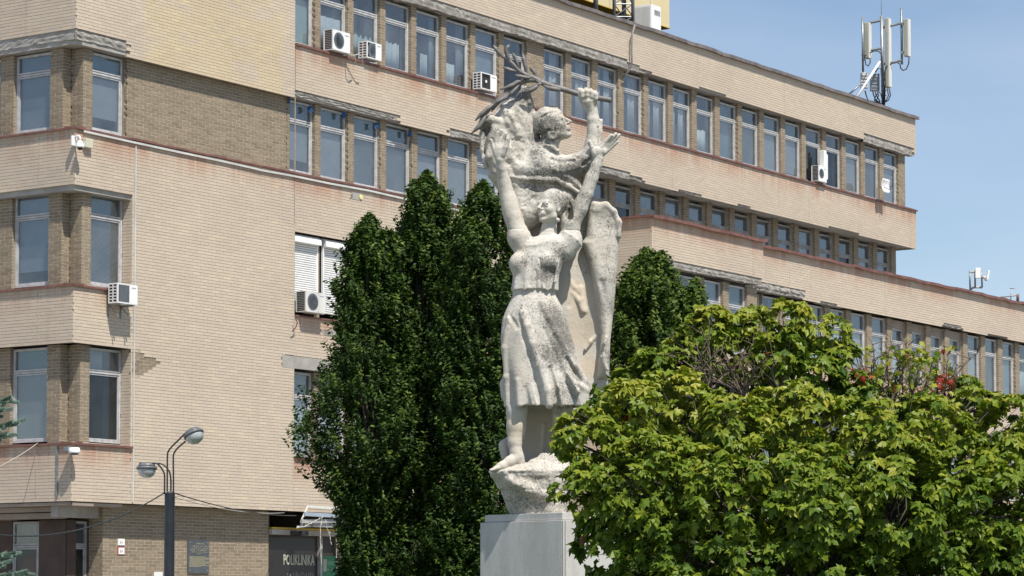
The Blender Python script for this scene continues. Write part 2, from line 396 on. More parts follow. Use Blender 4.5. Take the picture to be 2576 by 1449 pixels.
# ---- brown piers and recessed walls
def pierbox(f, t0, t1, n, z0, z1, dep=.35):
    pier = Geo(); f.box(pier, t0 + .004, t1 - .004, n - dep, n - .05, z0, z1); pier.obj('pier', M['mortar_light'], PB)
    K(f, t0, t1, n, z0, z1, 1, dep=.075)
def retbrick(f, t0, t1, n, z0, z1, kind=1): K(f, t0, t1, n, z0, z1, kind)
PB = B
wins = []          # (face, t0, t1, z0, z1, n, transom, blind)
WN = -.285
# strip 4, front
s4 = [q - .12 for q in [7.62, 8.66, 9.94, 11.22, 12.50, 13.77, 15.05, 16.34] + [18.22 + i*1.3315 for i in range(16)]]
b4 = ['green', 'cpale', 'cjag', 'cwhite', 'cright', 'cleft', 'blue', 'none', 'cboth', 'cboth', 'cboth', 'cboth', 'cboth', 'cboth', 'cwhite', 'cdiag',
      'dark', 'grey', 'grey', 'none', 'none', 'grey', 'dark', 'grey']
e = 7.36
for i, s0 in enumerate(s4):
    s1 = s0 + 1.04 if i else 8.30
    if s0 - e > .05: pierbox(FRONT, e, s0 - .005, -.2, 14.77, 16.60)
    wins.append((FRONT, s0, s1, 14.80, 16.50, WN, 16.02, b4[i])); e = s1 + .005
pierbox(FRONT, e, 39.62, -.2, 14.77, 16.60)
# strip 3, brown recessed wall of the wing, then the windows
pierbox(FRONT, 1.80, 7.30, -.2, 11.72, 13.50)
s3 = [7.40] + [8.56 + i*1.29 for i in range(7)]
b3 = ['grey', 'grey', 'stripe', 'stripe', 'grey', 'grey', 'grey', 'none']
e = 7.30
for i, s0 in enumerate(s3):
    s1 = s0 + 1.04 if i else 8.33
    if s0 - e > .05: pierbox(FRONT, e, s0 - .005, -.2, 11.72, 13.50)
    wins.append((FRONT, s0, s1, 11.76, 13.47, WN, 12.98, b3[i])); e = s1 + .005
pierbox(FRONT, e, 18.3, -.2, 11.72, 13.50)
# strip 3 beyond the annex, set deeper
e = 18.3
s3r = [19.55 + i*1.337 for i in range(15)]
for i, s0 in enumerate(s3r):
    s1 = s0 + 1.02
    pierbox(FRONT, e, s0 - .005, -.56, 11.72, 13.50, .3)
    wins.append((FRONT, s0, s1, 11.76, 13.40, -.68, 12.86, ['pale', 'grey', 'none', 'pale', 'blue'][i % 5])); e = s1 + .005
pierbox(FRONT, e, 39.62, -.56, 11.72, 13.50, .3)
# corner notches with their piers: storeys 1, 2, 3
for zs, zt, bl in ((5.06, 7.15, ('grey', 'mixed')), (8.40, 10.50, ('blue', 'venet')), (11.72, 13.50, ('blue', 'grey'))):
    q2, s2 = .55, .44
    pierbox(LEFT, q2, .93, -.2, zs, zt, .25); K(FRONT, .2, s2 + .0, -q2, zs, zt, 1, dep=.05)
    K(LEFT, .2, q2, -s2, zs, zt, 1, dep=.05); pierbox(FRONT, s2, .73, -.2, zs, zt, .25)
    for f_, a_ in ((FRONT, (s2 + .05, .73, -q2 - .3, -.27, zs, zt)), (LEFT, (q2 + .05, .93, -.8, -.27, zs, zt))):
        pg = Geo(); f_.box(pg, *a_); pg.obj('pier', M['mortar_light'], B)
    tz = {5.06: 6.60, 8.40: 9.94, 11.72: 13.03}[zs]
    wins.append((FRONT, .74, 1.75 if zs > 11 else 1.79, zs + .05, zt - .03, WN, tz, bl[1]))
    wins.append((LEFT, .94, 2.00, zs + .05, zt - .03, WN, tz, bl[0]))
    pierbox(LEFT, 2.01, 2.40, -.2, zs, zt); wins.append((LEFT, 2.41, 3.45, zs + .05, zt - .03, WN, tz, 'grey')); pierbox(LEFT, 3.46, 9, -.2, zs, zt)
# jambs where the plain wall turns into the notch
rb = Face((1.80, 0, 0), (0, 1, 0), (-1, 0, 0))
for zs, zt in ((5.06, 7.15), (8.40, 10.50)): K(rb, 0.0, .30, 0, zs, zt, 0, dep=.045)
# strips 1 and 2 right of the wing
s2_ = [7.38] + [8.54 + i*1.32 for i in range(7)]
for zs, zt, zn in ((8.40, 10.32, 2), (5.06, 7.12, 1)):
    e = 7.34
    for i, s0 in enumerate(s2_):
        s1 = s0 + 1.04 if i else 8.34
        if s0 - e > .05: pierbox(FRONT, e, s0 - .005, -.2, zs, zt)
        wins.append((FRONT, s0, s1, zs + .05, zt - .03, WN, zt - .62, 'shutter' if zn == 2 and i < 5 else ('cpale' if i else 'pale'))); e = s1 + .005
    pierbox(FRONT, e, 17.75, -.2, zs, zt)

# ---- ground floor
GR = -.40
gf = Geo()
FRONT.box(gf, 1.46, 6.95, -4.2, GR - .05, 0, 3.83)
K(FRONT, 1.40, 6.95, GR, 0.2, 3.81, 1)
gl_ = Face((1.40, 0, 0), (0, 1, 0), (-1, 0, 0)); K(gl_, .41, 2.0, 0, 0.2, 3.81, 1)
FRONT.box(gf, 1.46, 1.9, -4.4, -.46, 0, 3.83)
FRONT.box(gf, 9.6, 17.7, -4.2, GR - .05, 0, 3.83); K(FRONT, 9.55, 17.7, GR, 0.2, 3.81, 1)
gf.obj('ground_floor_wall', M['mortar_light'], B)
# windows in the cut-back corner of the ground floor, brown posts between them
post = noisy('brown_post', (.055, .036, .028), (.085, .058, .044), 2, .8)
for f_, a_ in ((FRONT, (.69, .72, -1.2, -.80, .0, 3.46)), (FRONT, (1.36, 1.41, -1.2, -.80, 0, 3.46)), (LEFT, (.80, 1.58, -1.0, -.68, 0, 3.46)), (LEFT, (2.38, 2.9, -1.0, -.68, 0, 3.46))):
    gp = Geo(); f_.box(gp, *a_); gp.obj('pier', post, B)
wins.append((FRONT, .73, 1.35, .9, 3.44, -.82, 2.90, 'none'))
wins.append((LEFT, 1.59, 2.37, .9, 3.44, -.70, 2.90, 'redp'))

# ---- soffits, lintels, flashings
lin = Geo()
FRONT.box(lin, .02, 1.62, -1.4, -.05, 3.74, 3.80); LEFT.box(lin, .02, 9, -.7, -.06, 3.73, 3.80)
lin.obj('soffit', M['soffit'], B)
b2 = Geo(); FRONT.box(b2, .12, 1.50, -.70, -.50, 3.50, 3.78); b2.obj('beam', M['concrete'], B, bevel=.01)
b3_ = Geo(); LEFT.box(b3_, .72, 9, -.62, -.35, 3.48, 3.60); LEFT.box(b3_, .72, 9, -.62, -.22, 3.62, 3.72); b3_.obj('beam', M['soffit'], B)

def rough_strip(name, f, t0, t1, n, zt, zb, parent, seed, amp=.014, m='concrete_raw', step=.11, lo=.03):
    """broken concrete edge: a lumpy front with a ragged lower rim and real depth"""
    r = np.random.default_rng(seed); k = max(3, int((t1 - t0)/step)); T = np.linspace(t0, t1, k); rows = 5
    base = np.convolve(r.normal(0, 1, k + 8), np.ones(5)/5, 'same')[4:-4]*lo
    V = []
    for i in range(rows + 2):
        for j, t in enumerate(T):
            fz = min(i, rows)/rows; z = zt + (zb + base[j] + r.normal(0, .006) - zt)*fz
            nn = n + r.normal(0, amp*.35) + (amp*.8 if .25 < fz < .8 else 0) if i <= rows else n - .20
            V.append(f.P(t + r.normal(0, .01), nn, z))
    P = [(i*k + j, i*k + j + 1, (i+1)*k + j + 1, (i+1)*k + j) for i in range(rows+1) for j in range(k-1)]
    g = Geo(); g.add(V, P); return g.obj(name, M[m], parent)
rough_strip('lintel', FRONT, 7.36, 23.0, -.035, 16.86, 16.56, B, 1)
rough_strip('lintel', FRONT, 36.3, 39.88, -.035, 16.80, 16.53, B, 2)
rough_strip('lintel', FRONT, 7.36, 11.4, -.035, 13.68, 13.54, B, 3)
rough_strip('lintel', FRONT, 13.45, 22.9, -.035, 13.68, 13.48, B, 4)
rough_strip('lintel', FRONT, 24.8, 26.15, -.03, 13.53, 13.45, B, 5, lo=.01)
rough_strip('lintel', FRONT, 28.0, 29.2, -.03, 13.53, 13.45, B, 6, lo=.01)
rough_strip('lintel', FRONT, .0, 1.70, -.03, 13.84, 13.60, B, 7, amp=.018)
rough_strip('lintel', LEFT, .0, 9.0, -.03, 13.84, 13.60, B, 8, m='concrete', amp=.012, lo=.01)
pt = Geo(); FRONT.box(pt, 6.92, 9.2, -.06, .004, 7.13, 7.415); pt.obj('lintel', M['concrete'], B)
hl = Geo(); FRONT.box(hl, 8.37, 8.98, -.06, -.002, 7.99, 8.14); hl.obj('mortar_patch', M['concrete_raw'], B)

def wavy_strip(f, t0, t1, z, dn0, dn1, th, parent, m, name, seed=0, wav=.004):
    """sheet metal: a sloping sill plate that buckles a little, with a turned-down lip"""
    r = np.random.default_rng(seed); k = max(2, int((t1 - t0)/.45)); T = np.linspace(t0, t1, k); w = r.normal(0, wav, k)
    V = []
    for t, ww in zip(T, w):
        V += [f.P(t, dn0, z + .03), f.P(t, dn1 + ww*.6, z + ww), f.P(t, dn1 + ww*.6 + .004, z - th + ww), f.P(t, dn1 - .012, z - th + ww), f.P(t, dn0, z + .012)]
    P = []
    for i in range(k - 1):
        for j in range(5): P.append((i*5 + j, (i+1)*5 + j, (i+1)*5 + (j+1) % 5, i*5 + (j+1) % 5))
    P += [(0, 1, 2, 3, 4), tuple((k-1)*5 + j for j in range(5))[::-1]]
    g = Geo(); g.add(V, P); return g.obj(name, m, parent)
wavy_strip(FRONT, 7.34, END + .03, 14.755, -.30, .045, .055, B, M['flash'], 'sill_flashing', 1)
wavy_strip(FRONT, -.02, 18.0, 11.715, -.30, .045, .045, B, M['flash'], 'sill_flashing', 2)
wavy_strip(FRONT, -.04, 1.82, 8.385, -.30, .05, .045, B, M['flash'], 'sill_flashing', 3)
wavy_strip(FRONT, -.04, 1.84, 5.045, -.30, .05, .045, B, M['flash'], 'sill_flashing', 4)
wavy_strip(FRONT, 7.37, 17.7, 8.385, -.30, .04, .03, B, M['flash'], 'sill_flashing', 5)
wavy_strip(FRONT, 7.37, 17.7, 5.045, -.30, .04, .03, B, M['flash'], 'sill_flashing', 6)
for i, z in enumerate((11.715, 8.385, 5.045)): wavy_strip(LEFT, -.03, 9, z, -.30, .05, .045, B, M['flash'], 'sill_flashing', 10 + i)
wavy_strip(FRONT, 7.30, END + .10, ROOF + .02, -.5, .10, .10, B, M['coping'], 'coping', 20, .006)
wavy_strip(FRONT, -.1, 7.4, ROOF + .02, -.5, .10, .10, B, M['coping'], 'coping', 21, .006)
wavy_strip(LEFT, -.1, 9, ROOF + .02, -.5, .10, .10, B, M['coping'], 'coping', 22, .006)
rf = Geo(); FRONT.box(rf, .3, END - .3, -11.8, -.3, ROOF - .3, ROOF - .02); rf.obj('roof', M['roofing'], B)
# end wall to the right, one pier deep
ew = Face((END, 0, 0), (0, 1, 0), (1, 0, 0))
for z0, z1 in ((13.45, 14.73), (16.60, ROOF - .02)): K(ew, 0, 5, 0, z0, z1, 0)
eg = Geo(); FRONT.box(eg, 39.3, 39.58, -8, -.26, 14.72, 16.65); FRONT.box(eg, 39.3, 39.58, -8, -.62, 11.6, 13.52); FRONT.box(eg, 39.0, 39.58, -8, -.3, 0, 11.6)
eg.obj('end_wall', M['brown'], B)

# ---- windows
def window(f, t0, t1, z0, z1, n, tz, bl, parent):
    dk = f is FRONT and z1 < 13.45 and n < -.5 or z1 < 3.6  # deep-set and ground floor windows get the darker frame
    g = Geo(); w = .05
    f.box(g, t0, t1, n - .06, n, z0, z0 + w); f.box(g, t0, t1, n - .06, n, z1 - w, z1)
    f.box(g, t0, t0 + w, n - .06, n - .001, z0 + w, z1 - w); f.box(g, t1 - w, t1, n - .06, n - .001, z0 + w, z1 - w)
    f.box(g, t0 + w, t1 - w, n - .06, n + .003, tz - .018, tz + .018); f.box(g, t0 + w, t1 - w, n - .06, n + .012, tz + .036, tz + .066)
    f.box(g, t0 + w, t1 - w, n - .06, n - .02, tz + .018, tz + .036)
    a = .034
    f.box(g, t0 + w + .004, t0 + w + a, n - .05, n - .012, z0 + w, tz - .022); f.box(g, t1 - w - a, t1 - w - .004, n - .05, n - .012, z0 + w, tz - .022)
    f.box(g, t0 + w + a, t1 - w - a, n - .05, n - .012, z0 + w + .004, z0 + w + a); f.box(g, t0 + w + a, t1 - w - a, n - .05, n - .012, tz - .022 - a, tz - .026)
    fo = g.obj('window', M['framedk'] if dk else M['frame'], parent)
    gm_ = M['glass_dark'] if bl in ('none', 'redp', 'mixed') else M['glass']
    p = Geo(); f.box(p, t0 + w + a, t1 - w - a, n - .036, n - .030, z0 + w + a, tz - .022 - a); p.obj('pane', gm_, fo)
    p = Geo(); f.box(p, t0 + w, t1 - w, n - .036, n - .030, tz + .066, z1 - w); p.obj('pane', M['glass'], fo)
    bt0, bt1, bz0, bz1 = t0 + .03, t1 - .03, z0 + .03, z1 - .03; bn = n - .10
    def sheet(a0, a1, y0, y1, m, k=14, amp=.018, nn=bn, name='curtain', jag=0, diag=0):
        T = np.linspace(a0, a1, k*3); V = []
        for t in T:
            u = (t - a0)/(a1 - a0); d = nn + amp*math.sin(u*k*1.9) + amp*.3*math.sin(u*41)
            top = y1 - jag*abs(((u*k*.5) % 1) - .5)*2 - diag*u
            V += [f.P(t, d, y0), f.P(t, d, top), f.P(t, d - .006, y0), f.P(t, d - .006, top)]
        P = []
        for i in range(len(T) - 1):
            q = i*4; P += [(q, q+4, q+5, q+1), (q+2, q+3, q+7, q+6), (q+1, q+5, q+7, q+3), (q, q+2, q+6, q+4)]
        g = Geo(); g.add(V, P); g.obj(name, M['blind'][m], fo, smooth=True)
    def flat(a0, a1, y0, y1, m, nn=bn, name='blind'):  # draws blinds, also dark sheets that stand in for unlit rooms
        g = Geo(); f.box(g, a0, a1, nn - .008, nn, y0, y1); g.obj(name, M['blind'][m], fo)
    W_ = t1 - t0; H = tz - z0
    if bl == 'grey' and t0 > 8: bl = random.choice(('grey', 'grey', 'blue', 'pale', 'cpale', 'venet', 'grey', 'cleft'))
    if bl in M['blind']:
        flat(bt0, bt1, bz0 + (random.choice((0, 0, 0, .12, .3)) if n < -.25 else 0), tz, bl); flat(bt0, bt1, bz0, tz, 'dark', bn - .5)
        if bl not in ('grey',): flat(bt0, bt1, tz + .03, bz1, bl if bl in ('dark',) else 'blue', bn - .02)
        else: flat(bt0, bt1, tz + .04, bz1, 'teal', bn - .03)
    elif bl in ('venet', 'stripe'):
        g = Geo(); zz = bz0
        while zz < tz - .02:
            c = f.P((bt0+bt1)/2, bn, zz); g.obox(c, f.T*(W_/2 - .04), f.N*.014 + np.array((0, 0, -.008)), np.array((0, 0, .0012)) + f.N*.0007); zz += .026
        g.obj('blind', M['blind']['pale' if bl == 'stripe' else 'grey'], fo); flat(bt0, bt1, bz0, tz, 'blue', bn - .06); flat(bt0, bt1, tz + .04, bz1, 'teal', bn - .03)
    elif bl == 'cpale': sheet(bt0, bt1, bz0, tz - .25*H, 'pale', 12); 
    elif bl == 'cjag': sheet(bt0, bt1, bz0, z0 + .60*H, 'green', 10, jag=.12); flat(bt0, bt1, bz0, bz1, 'grey', bn - .5)
    elif bl == 'cwhite': sheet(bt0, bt0 + .75*W_, bz0, z0 + .62*H, 'white', 9, jag=.06); flat(bt0, bt1, bz0, bz1, 'blue', bn - .5)
    elif bl == 'cright': sheet(bt0 + .35*W_, bt0 + .62*W_, bz0, z0 + .55*H, 'pale', 4); sheet(bt0 + .7*W_, bt1, bz0, bz1, 'blue', 3)
    elif bl == 'cleft': sheet(bt0 + .2*W_, bt0 + .55*W_, bz0, z0 + .5*H, 'white', 5); sheet(bt0 + .6*W_, bt1, bz0, bz1, 'grey', 3)
    elif bl == 'cboth':
        r = random.random(); sheet(bt0, bt0 + (.22 + .1*r)*W_, bz0, bz1, 'pale', 4); sheet(bt0 + (.42 + .12*r)*W_, bt0 + .78*W_, bz0, bz1, 'white' if r > .35 else 'pale', 5)
        flat(bt0, bt1, bz0, bz1, 'blue', bn - .45)
    elif bl == 'cdiag': sheet(bt0, bt0 + .2*W_, bz0, bz0 + .8*H, 'white', 2, diag=.3); flat(bt0, bt1, bz0, bz1, 'teal', bn - .1)
    elif bl == 'mixed': flat(bt0 + .6*W_, bt1, bz0, bz1, 'brownish', bn - .05, 'curtain'); sheet(bt0, bt0 + .5*W_, tz + .03, bz1, 'pale', 4)
    elif bl == 'redp': flat(bt0, bt1, tz, bz1, 'dark', bn, 'blind'); flat(bt0 + .05, bt1 - .1, 2.69, tz - .03, 'dark', bn, 'poster'); flat(bt0 + .05, bt1 - .1, bz0, 2.68, 'red', bn, 'poster')  # upper dark sheet is added so the pane reads as an unlit room
    elif bl == 'shutter': pass
    elif bl == 'none': flat(bt0, bt1, bz0, bz1, 'dark', bn - .8)
    return fo
for w_ in wins:
    if w_[7] == 'shutter': continue
    window(*w_, B)
# roller shutters, slat by slat
def shutter(t0, t1, z0, z1, parent):
    g = Geo(); n = -.14
    FRONT.box(g, t0, t0 + .045, n - .05, n + .012, z0, z1 - .2); FRONT.box(g, t1 - .045, t1, n - .05, n + .012, z0, z1 - .2)
    sh = g.obj('roller_shutter', M['white'], parent, bevel=.004)
    h = Geo(); k = 10; V = []
    for t in (t0, t1):
        for i in range(k):
            a = math.pi*.5*i/(k-1); V.append(FRONT.P(t, n - .05 + .02 + .16*math.sin(a) - .02, z1 - .2 + .2*math.cos(a)**.6 if i < k-1 else z1 - .2))
        V.append(FRONT.P(t, n - .05, z1 - .2))
    m_ = k + 1; P = [tuple(range(m_)), tuple(range(m_, 2*m_))[::-1]] + [(i, i + m_, (i+1) % m_ + m_, (i+1) % m_) for i in range(m_)]
    h.add(V, P); h.obj('shutter_box', M['white'], sh)
    s = Geo(); z = z0 + .03
    while z < z1 - .2:
        zz = min(z + .050, z1 - .2)
        V = [FRONT.P(t, nn, q) for t in (t0 + .04, t1 - .04) for (nn, q) in ((n - .03, z), (n - .014, z + .008), (n - .010, z + .025), (n - .016, zz - .010), (n - .03, zz - .006), (n - .04, zz - .006), (n - .04, z))]
        s.add(V, [tuple(range(7)), tuple(range(7, 14))[::-1]] + [(i, i + 7, (i+1) % 7 + 7, (i+1) % 7) for i in range(7)]); z += .052
    so_ = s.obj('slats', M['white'], sh); so_['kind'] = 'stuff'
shutter(7.36, 8.40, 8.50, 10.31, B)
shutter(8.58, 9.66, 8.50, 10.31, B)
for i in range(2, 5): shutter(8.58 + 1.32*(i-1), 9.66 + 1.32*(i-1), 8.50, 10.31, B)
# expansion joints and hairline cracks as thin recessed-looking cover strips of dark sealant
cr = Geo()
for s0, z0, z1 in ((7.345, 3.85, 13.5), (24.35, 13.5, 14.7), (30.6, 13.5, 14.7), (32.55, 13.5, 14.7), (25.8, 16.65, 17.75), (31.0, 16.65, 17.75), (35.2, 16.65, 17.75)):
    FRONT.box(cr, s0, s0 + .012, -.02, .004, z0, z1)
LEFT.box(cr, 1.02, 1.034, -.02, .004, 3.9, 5.0); LEFT.box(cr, 1.02, 1.034, -.02, .004, 7.2, 8.3); LEFT.box(cr, 1.02, 1.034, -.02, .004, 10.6, 11.6)
cr.obj('expansion_joint', M['mortar_dark'], B)

# ---------------------------------------------------------------- entrance in the ground floor
eg = Geo(); FRONT.box(eg, 7.0, 9.5, -.62, -.50, .1, 3.27); FRONT.box(eg, 6.95, 7.02, -1.2, -.44, .1, 3.8); eg.obj('entrance_panel', mat('dark_brown_panel', (.035, .028, .024), .5), B)
eg = Geo(); FRONT.box(eg, 6.96, 9.6, -.55, -.30, 3.28, 3.40); eg.obj('beam', M['concrete'], B, bevel=.008)
eg = Geo(); FRONT.box(eg, 6.99, 9.6, -.52, -.32, 3.402, 3.45); eg.obj('fascia', M['ochre'], B)
eg = Geo(); FRONT.box(eg, 8.88, 8.95, -.50, -.40, .1, 3.27); eg.obj('mullion', M['framedk'], B)
for s0, s1, m_ in ((9.62, 9.78, 'offwhite'), (9.84, 9.93, 'white')):
    eg = Geo(); FRONT.box(eg, s0, s1, -.5, -.36, .1, 3.27); eg.obj('door_post', M[m_], B)
WL.build(B, 300, lambda r: r[7] == 0 and r[0] is FRONT and 3.9 < r[5] < 17)

# ================================================================ the annex in front of the long wing
A = empty('annex_building', C0, YAW)
tag(A, 'lower brick annex with rusty roof edge standing in front of the long clinic wing', 'building')
WA = Wall(); K = WA.bricks; PB = A
AF = Face((0, -2.8, 0), (1, 0, 0), (0, -1, 0)); BF = Face((0, -3.35, 0), (1, 0, 0), (0, -1, 0))
BS = Face((17.77, 0, 0), (0, -1, 0), (-1, 0, 0))       # the side of the bay, t runs out from the clinic
AE = 58.0; BR = 23.62; TOP = 11.68
cr_ = Geo()
for z0, z1 in ((10.43, TOP - .02), (7.15, 8.40), (3.82, 5.06)):
    AF.box(cr_, 17.9, AE, -2.7, -.051, z0 + .02, z1 - .01); BF.box(cr_, 17.83, BR - .052, -.56, -.051, z0 + .03, z1 - .01)
cr_.obj('wall', M['concrete'], A)
cr_ = Geo(); FRONT.box(cr_, 17.83, 18.6, .06, 3.1, 0, TOP - .04); cr_.obj('side_wall', M['concrete'], A)
cr_ = Geo(); AF.box(cr_, 18, AE - .3, -2.2, -2.1, .1, TOP - .1); cr_.obj('inner_wall', M['dark'], A)
K(BF, 17.77, BR, 0, 10.40, TOP - .02, 0, skip((18.0, 23.7, 10.60)))
K(AF, BR + .005, AE, 0, 10.37, TOP - .02, 0, skip((23, 26.96, 10.64), (27.9, 28.9, 10.44), (36.1, 37.5, 10.50), (39.4, 41.0, 10.44)))
for f_, a_, b_ in ((BF, 17.77, BR), (AF, BR + .005, AE)): K(f_, a_, b_, 0, 7.15, 8.38, 0); K(f_, a_, b_, 0, 3.82, 5.04, 0); K(f_, a_, b_, -.2, .1, 3.8, 1)
K(BS, 0.02, 3.349, 0, .1, TOP - .02, 0)
pl = Geo(); BS.box(pl, 2.02, 2.14, -.01, .035, 0, TOP - .2); pl.obj('downpipe_cover', noisy('cream_sheet', (.50, .42, .31), (.56, .47, .35), 2, .6), A)
rough_strip('lintel', BF, 18.0, 23.55, -.03, 10.62, 10.43, A, 31, lo=.02)
rough_strip('lintel', AF, 23.6, 27.02, -.02, 10.66, 10.40, A, 32, amp=.03, lo=.02)
rough_strip('lintel', AF, 36.0, 37.6, -.03, 10.52, 10.42, A, 33, lo=.01); rough_strip('lintel', AF, 27.9, 29.6, -.03, 10.46, 10.37, A, 34, lo=.01)
wavy_strip(BF, 17.70, BR + .06, TOP, -.5, .11, .085, A, M['flash'], 'roof_edge', 35, .008)
wavy_strip(AF, BR + .02, AE, TOP, -.5, .11, .085, A, M['flash'], 'roof_edge', 36, .014)
wavy_strip(BS, .02, 3.42, TOP, -.5, .08, .05, A, M['flash'], 'roof_edge', 37, .004)
rg = Geo(); AF.box(rg, 17.9, AE, -2.6, -.4, TOP - .06, TOP - .012); rg.obj('roof', M['roofing'], A)
wa = []
for zs, zt in ((8.42, 10.36), (5.08, 7.12)):
    e = 17.80
    for i, s0 in enumerate([18.20, 19.44, 20.76, 22.07]):
        pierbox(BF, e, s0, -.2, zs, zt); window(BF, s0 + .005, s0 + .99, zs + .03, zt - .03, -.29, zt - .62, ['grey', 'none', 'blue', 'grey'][i], A); e = s0 + .995
    pierbox(BF, e, BR - .004, -.2, zs, zt)
    e = BR + .005; ss = [23.86] + [24.92 + i*1.3385 for i in range(24)]
    for i, s0 in enumerate(ss):
        pierbox(AF, e, s0, -.2, zs, zt); b_ = ['blue', 'grey', 'pale', 'white', 'white', 'pale', 'white', 'white', 'brownish', 'brownish', 'white', 'pale', 'grey', 'blue', 'grey'][i % 15]
        dz = .22 if i in (7, 8, 9, 10) else 0
        window(AF, s0 + .005, s0 + 1.0, zs + .03, zt - .03 - dz, -.29 - (.06 if dz else 0), zt - .55 - dz*.6, b_, A)
        if dz: lg = Geo(); AF.box(lg, s0, s0 + 1.004, -.45, -.30, zt - .25, zt - .002); lg.obj('lintel', M['soffit'], A)
        e = s0 + 1.005
    pierbox(AF, e, AE, -.2, zs, zt)
cr2 = Geo()
for s0, z0, z1 in ((24.75, 10.6, 11.6), (26.1, 10.4, 11.6), (27.4, 10.45, 11.6), (32.1, 10.4, 11.6), (39.2, 10.4, 11.6)): AF.box(cr2, s0, s0 + .012, -.02, .004, z0, z1)
cr2.obj('expansion_joint', M['mortar_dark'], A)
WA.build(A, 300, lambda r: r[7] == 0 and (r[0] is BF or r[0] is AF) and r[5] > 10.4)

# ================================================================ things fixed to the buildings
def fworld(s, d, z): return C0 + U*s + N*d + Vector((0, 0, z))
def onface(name, s, d, z, rz=0):
    return empty(name, fworld(s, d, z), YAW + rz)      # local x along the facade, -y out of it
def ac_unit(s0, z0, w, h, dep, style, label, off=.10):
    k_ = .35 if off < 0 else 1
    o = onface('air_conditioner', s0, 0, z0); tag(o, label, 'air conditioner', 'outdoor air conditioning units on the clinic front')
    y1 = -off; y0 = -off - dep
    m_ = M['white'] if style != 'old' else M['offwhite']
    g = Geo(); t = .012
    g.box(0, w, y0, y1, h - t, h, 0); g.box(0, w, y0, y1, 0, t, 0); g.box(w - t, w, y0, y1, t, h - t, 0)
    if style in ('round', 'old'):
        cx, cz, R = w*.36, h*.5, min(w*.30, h*.42); k = 28; V = []; P = []
        for j in range(k):
            a = 2*math.pi*j/k; c, s_ = math.cos(a), math.sin(a); q = 1/max(abs(c)/(w*.36), abs(s_)/(h*.5 - .001)) if c < 0 else 1/max(abs(c)/(w*.29), abs(s_)/(h*.5 - .001))
            V += [(cx + R*c, y0, cz + R*s_), (cx + q*c, y0, cz + q*s_), (cx + R*c, y0 + .03, cz + R*s_)]
        P = [(3*j, 3*((j+1) % k), 3*((j+1) % k) + 1, 3*j + 1) for j in range(k)] + [(3*j + 2, 3*((j+1) % k) + 2, 3*((j+1) % k), 3*j) for j in range(k)]
        g.add(V, P); g.box(w*.65, w, y0, y0 + t, 0, h, 0)
    else:
        g.box(0, w*.06, y0, y0 + t, t, h - t, 0); g.box(w*.60, w - t, y0, y0 + t, t, h - t, 0); g.box(w*.06, w*.6, y0, y0 + t, h*.93, h - t, 0); g.box(w*.06, w*.6, y0, y0 + t, t, h*.07, 0)
    g.obj('casing', m_, o, bevel=.004)
    g = Geo(); g.box(w*.03, w*.62, y0 + .045, y0 + .05, h*.04, h*.96); g.obj('fan_recess', M['dark'] if style != 'panel' else M['offwhite'], o)
    g = Geo()
    if style in ('round', 'old', 'fan'):
        R = min(w*.30, h*.44); cx, cz = w*.36, h*.5
        for q in range(5):
            a = q*1.2566 + .4; c, s_ = math.cos(a), math.sin(a)
            g.obox((cx + c*R*.5, y0 + .03, cz + s_*R*.5), (c*R*.44, 0, s_*R*.44), (0, .012, 0), (-s_*R*.24, .008, c*R*.24), 0)
        g.lathe([(.02, 0), (R*.2, .004), (R*.2, .03)], (cx, y0 + .008, cz), 14, 1, 'y')
        for rr in (.32, .5, .68, .86, 1.0):
            g.lathe([(R*rr - .003, 0), (R*rr + .003, 0), (R*rr + .003, .006), (R*rr - .003, .006)], (cx, y0 + .001, cz), 24, 0, 'y')
        for q in range(10):
            a = q*.628; c, s_ = math.cos(a), math.sin(a); g.obox((cx + c*R*.55, y0 + .004, cz + s_*R*.55), (c*R*.45, 0, s_*R*.45), (0, .002, 0), (-s_*.003, 0, c*.003), 0)
    elif style == 'grid':
        for i in range(9): z = h*.07 + i*h*.86/8; g.box(w*.06, w*.6, y0 + .004, y0 + .01, z - .004, z + .004, 0)
        g.lathe([(h*.09, 0), (h*.09, .01), (.0, .012)][:2], (w*.33, y0 - .002, h*.5), 12, 1, 'y')
    else:
        for i in range(30): z = h*.08 + i*h*.84/29; g.box(w*.06, w*.6, y0 + .004, y0 + .012, z - .002, z + .003, 0)
    g.obj('fan_grille', [M['steel'] if style != 'grid' else M['dark'], M['white']], o)
    g = Geo()         # the open left flank: fins behind a lattice
    g.box(.012, .016, y0 + .03, y1 - .01, .02, h - .02, 1)
    if style in ('panel', 'fan', 'grid'):
        for i in range(7): z = h*.04 + i*h*.92/6; g.box(0, .008, y0, y1, z - .010, z + .010, 0)
        for y in (y0 + .012, (y0+y1)/2, y1 - .012): g.box(0, .008, y - .012, y + .012, 0.012, h - .012, 0)
    else:
        for y in (y0 + .02, y1 - .008): g.box(0, .010, y - .02, y + .008, .012, h - .012, 0)
        for i in range(12): z = h*.04 + i*h*.92/11; g.box(.004, .008, y0 + .03, y1 - .01, z - .002, z + .002, 0)
    g.obj('side_vent', [m_, M['dark'] if style != 'teal' else M['blind']['teal']], o)
    for x in (w*.18, w*.78):
        g = Geo(); g.box(x - .018, x + .018, y0 - .03, .0 if off > 0 else .1, -.035, -.001); g.box(x - .018, x + .018, -.022, -.004, -.28*k_, -.036)
        if off > 0: g.obox((x, y0*.45, -.16), (.012, 0, 0), (0, abs(y0)*.40, .125), (0, .004, -.006)); g.obj('bracket', M['steel'], o)
    g = Geo(); g.box(w*.70, w*.92, y0 - .002, y0 + .001, h*.80, h*.86); g.obj('name_plate', M['blind']['grey'], o)
    return o
def sfac(x, y, d): return fac(x, y, d)
